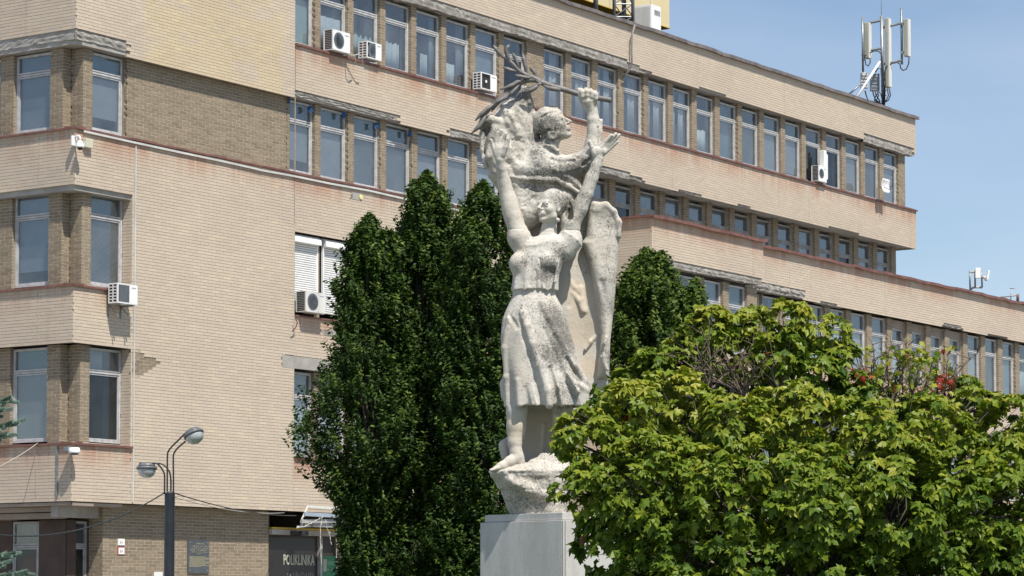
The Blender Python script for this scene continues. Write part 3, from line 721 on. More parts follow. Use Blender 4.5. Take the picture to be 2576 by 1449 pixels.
for (xl, xr, yt, yb, dep, style, label, off_) in (
    (295, 346, 713, 768, .26, 'panel', 'air conditioner on brackets below the corner window, above the brown brick patch', .10),
    (837, 881, 74, 131, .28, 'round', 'air conditioner with a round dark fan, leftmost on the top floor sill', -.12),
    (923, 960, 104, 150, .26, 'fan', 'air conditioner with a pale fan hub and hoses, second on the top floor sill', -.12),
    (1210, 1250, 182, 228, .26, 'grid', 'air conditioner with a square dark grille on the top floor sill behind the bronze branch', -.12),
    (769, 819, 733, 790, .30, 'old', 'large air conditioner in front of the white roller shutters', -.05),
    (2060, 2080, 417, 460, .26, 'round', 'air conditioner with a white pipe cover above, at the far right end', -.12)):
    d = dep + off_; s0, zb = fac(xl, yb - (yb - yt)*.12, d); s1, _ = fac(xr, yb, d); _, zt = fac(xl, yt - 2, d)
    ac_unit(s0, zb, max(.5, s1 - s0), zt - zb, dep, style, label, off_)
# pipe cover above the far unit
g = Geo(); s0, z0 = fac(2066, 386, -.05); g.box(0, .16, -.06, .12, 0, 1.0); g.box(.20, .28, -.04, .12, .1, .9)
o = g.obj('pipe_cover', M['white'], bevel=.02); o.location = fworld(s0, 0, 14.85); o.rotation_euler = (0, 0, YAW); tag(o, 'white pipe cover rising above the far right air conditioner', 'pipe cover')

def cable(name, pts, rad, m_, label, cat='cable', k=6, sag=0, n=14):
    P = []
    if sag:
        a, b = Vector(pts[0]), Vector(pts[1])
        for i in range(n + 1): u = i/n; p = a.lerp(b, u); p.z -= sag*4*u*(1-u); P.append(p)
    else: P = [Vector(p) for p in pts]
    g = Geo(); g.tube(P, rad, k); return tag(g.obj(name, m_, smooth=True), label, cat)
def fp(x, y, d): s, z = fac(x, y, d); return fworld(s, d, z)
# white cable trunking under the third floor sill
P = [fp(x, y, .03) for x, y in ((210, 330), (330, 357), (455, 384), (560, 406), (640, 424), (655, 428), (738, 443), (830, 462), (930, 480), (1020, 501), (1100, 517), (1205, 541))]
g = Geo()
for a, b in zip(P[:-1], P[1:]):
    c = (a + b)/2; h = (b - a)/2; g.obox(c, h, N*.018, Vector((0, 0, .022)))
tag(g.obj('cable_trunking', M['trunk_white']), 'long white cable trunking running under the third floor sill', 'trunking')
g = Geo(); s0 = fac(339, 700, .02)[0]; g.box(-.013, .013, -.03, -.002, 3.85, 11.55); o = g.obj('drain_pipe', M['trunk_white']); o.location = fworld(s0, 0, 0); o.rotation_euler = (0, 0, YAW)
tag(o, 'thin white vertical pipe running down the plain wing wall', 'pipe')
g = Geo(); g.tube([fp(1597, 63, .12), fp(1590, 88, .12), fp(1588.5, 125, .10), fp(1589.5, 160, .10), fp(1584, 175, .02), fp(1568, 194, -.1)], .028, 8)
tag(g.obj('conduit', noisy('grey_conduit', (.16, .14, .13), (.28, .26, .25), 20, .6, .5, .01), smooth=True), 'grey corrugated conduit hanging over the roof band below the lattice mast', 'conduit')
g = Geo(); s0, z0 = fac(150, 1130, .0); 
o = empty('wall_conduit', fworld(0, 0, 0), YAW); o2 = Geo(); LEFT.box(o2, .38, .42, .0, .03, 3.9, 4.98); q_ = o2.obj('conduit_pipe', M['steel'], o); tag(o, 'thin grey conduit on the lowest left band beside the flat camera', 'conduit')
# cameras
def dome_camera():
    o = onface('security_camera', -.06, .0, 11.30); o.scale = (.68, .68, .68); tag(o, 'white dome security camera on an arm at the corner of the building', 'camera')
    g = Geo(); g.box(-.12, .10, -.09, -.01, -.02, .30); g.obj('bracket', M['white'], o, bevel=.02)
    g = Geo(); g.tube([(0, -.06, .26), (.0, -.26, .28), (.0, -.30, .22), (0, -.30, .10)], .035, 10); g.obj('arm', M['white'], o, smooth=True)
    g = Geo(); g.lathe([(.03, .14), (.07, .10), (.115, .02), (.135, -.06), (.13, -.085), (.09, -.09)], (0, -.30, 0), 24); g.obj('housing', M['white'], o, smooth=True)
    g = Geo(); g.lathe([(.085, -.088), (.08, -.12), (.06, -.15), (.03, -.165), (.005, -.17)], (0, -.30, 0), 20); g.obj('dome', M['black'], o, smooth=True)
dome_camera()
o = onface('junction_box', .34, 0, 11.30); tag(o, 'small cream junction box beside the dome camera', 'junction box')
g = Geo(); g.box(-.11, .11, -.10, 0, 0, .20); g.obj('box_body', noisy('cream_plastic', (.52, .50, .38), (.58, .56, .44), 3, .5), o, bevel=.01)
g = Geo(); g.box(-.14, -.112, -.07, 0, .02, .12); g.obj('cable_gland', M['offwhite'], o)
o = onface('security_camera', -.12, .0, 4.86); o.scale = (.8, .8, .8); tag(o, 'flat white security camera under the lowest sill at the building corner', 'camera')
g = Geo(); g.box(-.16, .12, -.16, -.0, -.02, .10); g.obj('bracket', M['steel'], o, bevel=.01)
g = Geo(); g.lathe([(.12, .08), (.135, .07), (.15, -.02), (.155, -.06), (.12, -.07)], (0, -.24, 0), 24); g.obj('housing', M['white'], o, smooth=True)
g = Geo(); g.lathe([(.115, -.07), (.10, -.10), (.04, -.115)], (0, -.24, 0), 20); g.obj('lens_cover', mat('blue_lens', (.02, .04, .09), .2), o, smooth=True)
# satellite dish on the far right
o = onface('satellite_dish', *((lambda q: (q[0], .35, q[1]))(fac(2229, 467, .35)))); tag(o, 'small white square satellite dish by the last top floor window', 'dish')
g = Geo(); k = 9; V = []
for i in range(k):
    for j in range(k):
        a, b = (i/(k-1)*2 - 1), (j/(k-1)*2 - 1); rr = min(1, 1.0/max(1e-6, (abs(a)**5 + abs(b)**5)**.2 if abs(a) + abs(b) > 0 else 1)); a2, b2 = a*min(1, rr), b*min(1, rr)
        V.append((a2*.27, -.02 + .10*(-(1 - (a2*a2 + b2*b2)/1.6)) * -1, b2*.22))
g.add(V, [(i*k + j, (i+1)*k + j, (i+1)*k + j + 1, i*k + j + 1) for i in range(k-1) for j in range(k-1)]); dm = g.obj('reflector', M['white'], o, smooth=True); sm = dm.modifiers.new('solid', 'SOLIDIFY'); sm.thickness = .012
g = Geo(); g.tube([(0, .06, -.05), (0, -.12, -.14), (-.02, -.22, -.02)], .012, 6); g.obj('feed_arm', M['dark'], o)
g = Geo(); g.tube([(0, .07, 0), (0, .20, -.05), (0, .33, -.05), (0, .33, -.5)], .018, 6); g.obj('mount', M['steel'], o)
# the broken patch with a yellow plug in band three
s0, z0 = fac(905, 497, 0); o = onface('wall_hole', s0, 0, z0); tag(o, 'exposed wall hole with a yellow foam plug under the blinds', 'wall patch')
g = Geo(); g.box(-.30, .10, -.006, .0, -.07, .10); g.obj('bare_patch', M['concrete'], o)
g = Geo(); g.lathe([(.055, 0), (.06, .012), (.05, .02)], (.03, -.028, .01), 12, 0, 'y'); g.obj('foam_plug', mat('yellow_foam', (.72, .66, .25), .7), o)
g = Geo(); g.tube([(-.34, -.02, -.02), (-.42, -.05, .0), (-.30, -.03, .05)], .008, 5); g.obj('wire_stub', M['cable'], o)
# blue rags in the window heads
for i, (x, y, w_, h_) in enumerate(((724, 252, 3, 16), (778, 275, 9, 18), (862, 290, 9, 16), (945, 317, 9, 16), (1027, 337, 8, 16))):
    s0, z0 = fac(x, y, -.2); g = Geo(); V = []; k = 5; hh = h_*.0095; ww = w_*.016
    for a in range(k):
        for b in range(k): V.append((a/(k-1)*ww - ww/2 + random.uniform(-.02, .02), -.02 - random.uniform(0, .04), -b/(k-1)*hh*random.uniform(.85, 1.1)))
    g.add(V, [(a*k + b, (a+1)*k + b, (a+1)*k + b + 1, a*k + b + 1) for a in range(k-1) for b in range(k-1)])
    o = g.obj('blue_rag', mat('blue_cloth', (.015, .07, .20), .8)) ; o.location = fworld(s0, -.2, z0 + .08); o.rotation_euler = (0, 0, YAW); o.modifiers.new('solid', 'SOLIDIFY').thickness = .01
    tag(o, ['narrow blue rag at the left edge of the window nearest the brown wall', 'blue rag in the head of the first window right of the brown wall', 'blue rag in the head of the second window right of the brown wall', 'blue rag in the head of the third window right of the brown wall', 'blue rag in the head of the fourth window right of the brown wall'][i], 'rag', 'blue rags stuffed in the window heads')

# ---------------------------------------------------------------- signs at the entrance
def sign_text(txt, s, d, z, size, m_, parent, sx=1.0):
    c = bpy.data.curves.new('lettering', 'FONT'); c.body = txt; c.size = size; c.extrude = .004; c.resolution_u = 2; c.offset = size*.012
    o = bpy.data.objects.new('lettering', c); COL.objects.link(o); dg = bpy.context.evaluated_depsgraph_get()
    me = bpy.data.meshes.new_from_object(o.evaluated_get(dg)); bpy.data.objects.remove(o)
    q = bpy.data.objects.new('lettering', me); COL.objects.link(q); me.materials.clear(); me.materials.append(m_)
    q.parent = parent; q.location = (s, -d, z); q.rotation_euler = (math.pi/2, 0, 0); q.scale = (sx, 1, 1); return q
o = onface('entrance_sign', 7.06, -.49, 0); tag(o, 'dark entrance sign with pale POLIKLINIKA lettering', 'sign')
g = Geo(); g.box(0, 1.70, -.012, 0, 1.6, 3.22); g.obj('board', mat('black_board', (.018, .016, .015), .35), o)
pale = mat('pale_letters', (.42, .42, .33), .6); pale2 = mat('faded_letters', (.16, .16, .15), .7)
sa, za = fac(712, 1418, -.48); sb, _ = fac(786, 1421, -.48)
sign_text('POLIKLINIKA', sa - 7.06, .016, za - .02, .34, pale, o, (sb - sa)/(11*.34*.50))
s2a, _ = fac(722, 1447, -.48); g = Geo(); x = s2a - 7.06      # the second line is worn to unreadable strokes
while x < s2a - 7.06 + .95: w_ = random.uniform(.02, .05); g.box(x, x + w_, -.016, -.0125, za - .37 + random.uniform(0, .06), za - .18 - random.uniform(0, .06)); x += w_ + random.uniform(.02, .05)
q = g.obj('worn_lettering', pale2, o); q['kind'] = 'stuff'
o = onface('green_notice', 9.02, -.47, 0); tag(o, 'green notice board with faded white print beside the entrance sign', 'notice')
g = Geo(); g.box(0, .56, -.02, 0, 1.7, 2.82); g.obj('board', mat('green_board', (.01, .16, .07), .4), o)
g = Geo(); g.box(.02, .15, -.024, -.021, 2.45, 2.74); g.obj('leaflet', mat('grey_paper', (.36, .38, .30), .7), o)
g = Geo(); g.box(.17, .54, -.024, -.021, 2.60, 2.70); g.box(.17, .54, -.024, -.021, 2.48, 2.53)
for i in range(5): g.box(.03, .30 - .04*(i % 3), -.024, -.021, 2.28 - i*.075, 2.305 - i*.075); g.box(.37, .52, -.024, -.021, 2.28 - i*.075, 2.305 - i*.075)
q = g.obj('print', mat('pale_green_print', (.10, .26, .15), .6), o); q['kind'] = 'stuff'
# plaque
sa, za = fac(472.8, 1359, -.38); sb, zb = fac(525, 1443, -.38)
o = onface('memorial_plaque', sa, GR, zb); pw_, ph_ = sb - sa, za - zb; tag(o, 'dark stone memorial plaque with gilded lettering on the brown wall', 'plaque')
g = Geo(); g.box(0, pw_, -.03, 0, 0, ph_); g.obj('slab', noisy('dark_slate', (.055, .065, .075), (.085, .095, .105), 3, .45), o, bevel=.004)
gold = noisy('worn_gold', (.26, .235, .15), (.36, .33, .22), 30, .5)
for (z_, a_, b_, hh) in ((.885, .40, .77, .028), (.815, .18, .95, .024), (.755, .17, .95, .024), (.695, .10, .93, .024), (.635, .16, .90, .022), (.585, .42, .66, .018)):
    g = Geo(); x = a_*pw_
    while x < b_*pw_:
        w_ = random.uniform(.012, .022); hh_ = hh*random.uniform(.8, 1)
        g.box(x, x + w_*.35, -.034, -.0305, z_*ph_, z_*ph_ + hh_); g.box(x + w_*.36, x + w_, -.034, -.0305, z_*ph_ + hh_*random.choice((0, .45, .8)), z_*ph_ + hh_); x += w_ + random.choice((.006, .006, .006, .03))
    q = g.obj('lettering', gold, o); q['kind'] = 'stuff'
g = Geo()
for i in range(11):
    x = .06*pw_; e_ = (.98 if i % 4 else .8)*pw_*(.62 if i == 10 else 1)
    while x < e_: w_ = random.uniform(.03, .09); g.box(x, min(x + w_, e_), -.033, -.0305, (.50 - i*.030)*ph_, (.518 - i*.030)*ph_); x += w_ + .008
q = g.obj('small_lettering', gold, o); q['kind'] = 'stuff'
for cx_, cz_ in ((.08, .93), (.92, .93), (.08, .08), (.92, .08)):
    g = Geo(); g.lathe([(.018, 0), (.018, -.008), (.008, -.014)], (cx_*pw_, -.03, cz_*ph_), 10, 0, 'y'); g.obj('fixing_stud', M['steel'], o)
# two little number plates
for i, (y0_, y1_, red) in enumerate(((1355, 1373, 0), (1376, 1396, 1))):
    sa, za = fac(297, y0_, -.38); sb, zb = fac(315, y1_, -.38); o = onface('number_plate', sa, GR, zb); h_ = za - zb; w_ = sb - sa
    tag(o, ['white house number plate, upper of the two', 'white number plate with a red rim, lower of the two'][i], 'number plate', 'number plates on the brown wall')
    g = Geo(); g.box(0, w_, -.015, 0, 0, h_); g.obj('rim', mat('red_rim', (.45, .06, .05), .5) if red else M['offwhite'], o, bevel=.02)
    g = Geo(); g.box(w_*.09, w_*.91, -.019, -.016, h_*.08, h_*.92); g.obj('plate', M['white'], o)
    g = Geo()
    for k_ in range(2): g.box(w_*(.30 + .22*k_), w_*(.44 + .22*k_), -.0215, -.0195, h_*(.30 + .05*k_), h_*(.66 - .06*k_))
    q = g.obj('faded_print', mat('grey_print', (.42, .36, .34), .6), o); q['kind'] = 'stuff'
# floodlit gutter pieces over the entrance, the torn awning
o = onface('broken_awning', 0, 0, 0); tag(o, 'torn white metal awning hanging over the entrance', 'awning')
def AP(x, y, d): s, z = fac(x, y, d); return (s, -d, z)
def bar(name, a, b, r_, m_):
    g = Geo(); a, b = Vector(a), Vector(b); h = (b - a)/2; g.obox((a + b)/2, h, Vector((0, .02, 0)), Vector((0, 0, r_))); g.obj(name, m_, o)
bar('top_tube', AP(774, 1274, .25), AP(925, 1286, .25), .028, M['offwhite'])
bar('middle_rail', AP(766, 1293, .35), AP(905, 1301, .35), .045, noisy('pale_blue_sheet', (.26, .31, .37), (.34, .39, .45), 2, .4))
bar('lower_rail', AP(758, 1311, .30), AP(905, 1311, .30), .045, M['framedk'])
bar('side_arm', AP(774, 1274, .25), AP(757, 1313, .25), .02, M['offwhite'])
bar('gutter', AP(748, 1325, .2), AP(905, 1318, .2), .02, M['offwhite'])
g = Geo(); g.obox(AP(835, 1322, .1), (.95, 0, 0), (0, .18, 0), (0, 0, .05)); g.obj('underside', M['framedk'], o)
g = Geo(); g.box(*[v for v in (7.62, 7.86)], -.05, .3, 3.27, 3.37); g.obj('floodlight', M['black'], o)
o = onface('light_string', 0, 0, 0); tag(o, 'tangled string of festive lights drooping from the awning', 'light string')
for pts in (((746, 1328, .5), (765, 1325, .5), (790, 1312, .5), (812, 1300, .5)), ((812, 1300, .5), (806, 1330, .5), (806, 1360, .5), (809, 1420, .5)), ((817, 1306, .5), (826, 1338, .5)), ((833, 1370, .5), (830, 1345, .5), (826, 1338, .5)), ((845, 1340, .5), (847, 1395, .5), (849, 1445, .5)), ((860, 1350, .5), (862, 1390, .5), (866, 1400, .5)), ((889, 1350, .5), (905, 1330, .5)), ((925, 1400, .5), (905, 1440, .5), (880, 1452, .5))):
    g = Geo(); P = [Vector(AP(*p)) for p in pts]; Q = []
    for a, b in zip(P[:-1], P[1:]):
        for i in range(6): Q.append(a.lerp(b, i/6) + Vector((random.uniform(-.015, .015), random.uniform(-.015, .015), random.uniform(-.01, .01))))
    Q.append(P[-1]); g.tube(Q, .008, 5)
    for q in Q[1::3]: g.lathe([(.001, -.016), (.014, 0), (.001, .016)], q, 6, 1)
    g.obj('strand', [M['pale_cable'], M['white']], o)
# overhead wires
pole_top = at(413, 1240, 44)
w1 = at(-60, 1337, 40)
cable('overhead_wire', (pole_top, w1), .011, M['cable'], 'thin black wire running left from the lamp post', sag=.30, cat='wire')
cable('overhead_wire', (at(437, 1240, 44), fp(745, 1297, .3)), .011, M['cable'], 'thin black wire running right from the lamp post to the entrance', sag=.10, cat='wire')
cable('overhead_wire', (at(430, 1248, 44), fp(715, 1290, .1)), .008, M['pale_cable'], 'second thinner pale wire running right from the lamp post', sag=.10, cat='wire')
cable('loose_wire', (fworld(-.0, .08, 5.06) - N*1.0 - U*.06, at(-40, 1190, 52)), .009, M['pale_cable'], 'loose wire slanting down from the lowest left sill', sag=.05, cat='wire')
cable('hanging_hose', [fp(874+0, 139, .12), fp(886, 137, .3), fp(893, 143, .3), fp(895, 160, .2)], .014, M['pale_cable'], 'pale hose drooping left of the second top floor air conditioner', 'hose')
cable('hanging_hose', [fp(878, 142, .12), fp(905, 136, .3), fp(911, 145, .3), fp(913, 168, .2)], .014, M['pale_cable'], 'pale hose looping below the second top floor air conditioner', 'hose')
cable('hanging_cable', [fp(742, 798, .1), fp(748, 812, .15), fp(744, 824, .1), fp(735, 833, .08)], .012, M['cable'], 'black cable hanging under the large air conditioner', 'cable')

# ================================================================ things on the roof
Yc = 44.0
def mast():
    Y = fp(2222, 262, -.8).y; base = at(2221, 268, Y); o = empty('antenna_mast', base); tag(o, 'steel mast with three tall panel antennas on the roof corner', 'antenna mast')
    L_ = lambda x, y, dy=0: at(x, y, Y + dy) - base
    def tb(n, pts, r, m_=M['steel'], k=8): g = Geo(); g.tube(pts, r, k); return g.obj(n, m_, o, smooth=True)
    tb('pole', [L_(2222, 275), L_(2217.5, 40)], .055); tb('lightning_rod', [L_(2217.2, 40), L_(2216.5, -30)], .008)
    tb('support_pipe', [L_(2171, 180, -.1), L_(2169.8, 43, -.1)], .035); tb('support_pipe', [L_(2269, 162, .1), L_(2267.3, 20, .1)], .040)
    for a, b in (((2170, 61), (2217, 51)), ((2172, 130), (2218, 121)), ((2217, 70), (2268, 58)), ((2223, 161), (2268, 152))): tb('cross_arm', [L_(*a), L_(*b)], .045, noisy('dark_steel', (.10, .12, .13), (.18, .2, .21), 4, .5))
    cream = noisy('cream_radome', (.38, .375, .30), (.44, .435, .36), 2, .5)
    for (x0, x1, y0, y1) in ((2173, 2193, 57, 148), (2226, 2243, 46, 221), (2273, 2291, 48, 143)):
        a, b = L_(x0, y1), L_(x1, y1); c = L_(x0, y0); g = Geo(); w_ = (b - a).x; h_ = (c - a).z
        ctr = (a + b)/2; ctr.z += h_/2
        ax = Vector((.80, -.60, 0))*w_*.36; ay = Vector((.60, .80, 0))*.10
        g.obox(ctr, ax, ay, Vector((0, 0, h_/2))); p = g.obj('panel_antenna', cream, o, bevel=.03)
        g = Geo(); g.obox(ctr + ax*1.02, ax*.06, ay*.9, Vector((0, 0, h_*.49))); g.obj('radome_edge', M['offwhite'], p)
        g = Geo()
        for k_ in (-1, 1): g.obox(ctr - ax*1.0 + Vector((0, 0, k_*h_*.38)), (.12, 0, 0), (0, .04, 0), (0, 0, .04))
        g.obj('clamp', M['steel'], p)
    for (x0, x1, y0, y1, m_) in ((2165, 2183, 184, 222, 'offwhite'), (2189, 2212, 186, 229, 'steel')):
        a, b, c = L_(x0, y1, .2), L_(x1, y1, .2), L_(x0, y0, .2); g = Geo(); g.obox((a + b)/2 + Vector((0, 0, (c.z - a.z)/2)), ((b.x - a.x)/2, 0, 0), (0, .09, 0), (0, 0, (c.z - a.z)/2)); q = g.obj('radio_unit', M[m_], o, bevel=.01)
        g = Geo(); 
        for i in range(4): g.obox((a + b)/2 + Vector((0, -.10, (c.z - a.z)*(.2 + .2*i))), ((b.x - a.x)*.4, 0, 0), (0, .01, 0), (0, 0, .012))
        g.obj('cooling_fin', M['framedk'], q)
    tb('brace', [L_(2152, 250, -.9), L_(2215, 153)], .042, M['white']); tb('brace', [L_(2132, 240, -.2), L_(2167, 211, -.1)], .03)
    def cab(*p): tb('cable', [L_(x, y, -.08 + random.uniform(-.05, .05)) for x, y in p], .022, M['cable'], 5)
    cab((2223, 268), (2224, 220), (2221, 180), (2219, 150), (2217, 137), (2211, 129), (2200, 128), (2185, 134), (2175, 141), (2172, 155), (2172, 182))
    cab((2225, 270), (2227, 210), (2226, 180), (2230, 167), (2242, 160), (2257, 157), (2264, 161), (2266, 172), (2272, 177), (2280, 174), (2286, 160), (2287, 143))
    cab((2220, 262), (2219, 215), (2216, 172), (2208, 172), (2202, 182)); cab((2176, 149), (2178, 162), (2184, 166), (2189, 158), (2189, 149)); cab((2222, 262), (2217, 240), (2210, 228), (2205, 240), (2214, 256))
    for x in (2195, 2201, 2207, 2176, 2232, 2237): cab((x, 228 if x < 2230 else 222), (x + 3, 240), (x - 2 if x > 2200 else x + 8, 252), (2218, 262))
    for i in range(6): tb('rung', [L_(2216, 190 + i*13), L_(2230, 188 + i*13)], .014, M['cable'], 5)
mast()
def lattice():
    Y = fp(1568, 60, -1.2).y; base = at(1568, 75, Y); o = empty('lattice_mast', base); tag(o, 'galvanised lattice mast rising from the roof beside the white cabinet', 'mast')
    L_ = lambda x, y, dy=0: at(x, y, Y + dy) - base
    legs = [(1545, 0), (1592, 0), (1568, .55)]
    for x, dy in legs: g = Geo(); g.tube([L_(x, 82, dy), L_(x, -160, dy)], .05 if x != 1568 else .045, 8); g.obj('leg', M['steel'], o, smooth=True)
    g = Geo(); g.tube([L_(1572, 80, .2), L_(1572, -160, .2)], .04, 6); g.obj('feeder_cable', M['cable'], o)
    ys = [70, 42, 10, -25, -60, -95, -130]
    for i, y in enumerate(ys):
        for (a, b) in ((0, 1), (1, 2), (2, 0)):
            g = Geo(); g.tube([L_(legs[a][0], y, legs[a][1]), L_(legs[b][0], y, legs[b][1])], .018, 5)
            if i < len(ys) - 1: g.tube([L_(legs[a][0], y, legs[a][1]), L_(legs[b][0], ys[i+1], legs[b][1])], .016, 5)
            g.obj('bracing', M['steel'], o)
lattice()
Y = fp(1498, 25, -.8).y; base = at(1498.5, 40, Y); g = Geo(); g.tube([(0, 0, 0), (0, 0, 3)], .07, 10); o = g.obj('roof_pipe', M['steel'], smooth=True); o.location = base; tag(o, 'single grey roof pipe left of the lattice mast', 'pipe')
s0, z0 = fac(1598.5, 40, -.5); sA, _ = fac(1638.8, 60, -.5); 
o = onface('equipment_cabinet', sA, -.5, ROOF - .05); tag(o, 'white equipment cabinet with louvred front on the roof edge', 'cabinet')
_, zt_ = fac(1638.8, 10, -.5); h_ = zt_ - ROOF + .05; w_ = fac(1663, 40, -.5)[0] - sA
g = Geo(); g.box(0, w_, 0, .62, 0, h_); g.obj('casing', M['white'], o, bevel=.01)
for zz in (.10, .72):
    g = Geo()
    for i in range(6): g.box(w_*.3, w_*.9, -.006, -.001, h_*(zz + i*.026), h_*(zz + i*.026 + .012))
    g.obj('louvre', M['framedk'], o)
g = Geo(); g.box(-.012, -.001, .04, .58, .06, h_ - .06); g.obj('side_panel', M['offwhite'], o)
g = Geo(); sB, zB = fac(1522, 40, -1); g.box(0, .4, 0, .4, 0, .5); o = g.obj('roof_box', M['steel'], bevel=.01); o.location = fworld(sB, -1.0, ROOF - .1); o.rotation_euler = (0, 0, YAW); tag(o, 'small grey box on the roof left of the lattice mast', 'box')
# plant room with its overhanging ochre underside
D_ = -3.2
o = onface('rooftop_plant_room', 0, 0, 0); tag(o, 'yellow rooftop plant room with an ochre underside behind the mast', 'building')
se, zb_ = fac(1684, 70, D_); _, zt_ = fac(1685.3, 20.8, D_)
g = Geo(); g.box(8.5, se, -D_, -D_ + 4, zb_ + .0, zb_ + 1.55); g.obj('upper_wall', M['yellow'], o)
g = Geo(); g.box(8.5, se + .02, -D_ - .02, -D_ + 4, zb_ - .03, zb_ - .002); g.obj('underside', M['ochre'], o)
g = Geo(); g.box(8.45, se + .06, -D_ - .06, -D_ + 4.05, zb_ + 1.552, zb_ + 1.60); g.obj('roof', M['coping'], o)
g = Geo(); g.box(9, se - 1.0, -D_ + 1.6, -D_ + 3.9, ROOF - .1, zb_ - .03); g.obj('lower_wall', M['ochre'], o)
for s_ in np.arange(10, se, 2.3): g = Geo(); g.box(s_, s_ + .02, -D_ - .006, -D_, zb_ + .02, zb_ + 1.5); g.obj('panel_joint', M['framedk'], o)
# small antennas on the annex roof
def small_antennas():
    Y = fworld(40.0, 1.8, 11).y; base = at(2441, 727, Y); o = empty('rooftop_antenna', base); tag(o, 'pair of small white panel antennas on a pipe frame on the annex roof', 'antenna')
    L_ = lambda x, y, dy=0: at(2414.8 + x*.09257*1.0, 644 + y*.09257, Y + dy) - base
    def tb(n, pts, r, m_=M['steel'], k=6): g = Geo(); g.tube(pts, r, k); return g.obj(n, m_, o, smooth=True)
    tb('upright', [L_(280, 960), L_(268, 400)], .03); tb('upright', [L_(415, 860), L_(408, 420, -.3)], .03); tb('upright', [L_(605, 850), L_(585, 400)], .028)
    tb('cross_arm', [L_(255, 450), L_(300, 450), L_(330, 435), L_(420, 420)], .035, M['framedk']); tb('cross_arm', [L_(265, 900), L_(310, 900), L_(350, 865), L_(420, 850), L_(610, 855)], .035, M['framedk'])
    for (x0, x1, y0, y1, t_) in ((415, 560, 330, 605, 0), (735, 790, 400, 655, .6)):
        a, b, c = L_(x0, y1, -.35), L_(x1, y1, -.35), L_(x0, y0, -.35); g = Geo(); g.obox((a + b)/2 + Vector((0, 0, (c.z - a.z)/2)), ((b.x - a.x)/2, 0, 0), (0, .06, 0), ((.03 if t_ else 0), 0, (c.z - a.z)/2)); g.obj('panel_antenna', M['white'], o, bevel=.01)
    tb('bracket', [L_(590, 580), L_(735, 590, -.35)], .05, M['offwhite']); tb('bracket', [L_(670, 600, -.3), L_(710, 665, -.35)], .03, M['framedk'])
    base = at(2558, 757, Y + 3); o2 = empty('television_aerial', base); tag(o2, 'low rooftop aerial on a short rusty post at the right edge', 'aerial')
    L2 = lambda x, y: at(2414.8 + x*.09257, 644 + y*.09257, Y + 3) - base
    for n_, pts, r in (('post', [L2(1570, 1260), L2(1575, 1040)], .05), ('boom', [L2(1590, 1060), L2(1370, 1090), L2(1080, 1120)], .025), ('rod', [L2(1385, 1200), L2(1378, 960)], .018), ('element', [L2(1360, 880), L2(1490, 880)], .02)):
        g = Geo(); g.tube(pts, r, 6); g.obj(n_, M['framedk'] if n_ != 'post' else M['flash'], o2, smooth=True)
small_antennas()

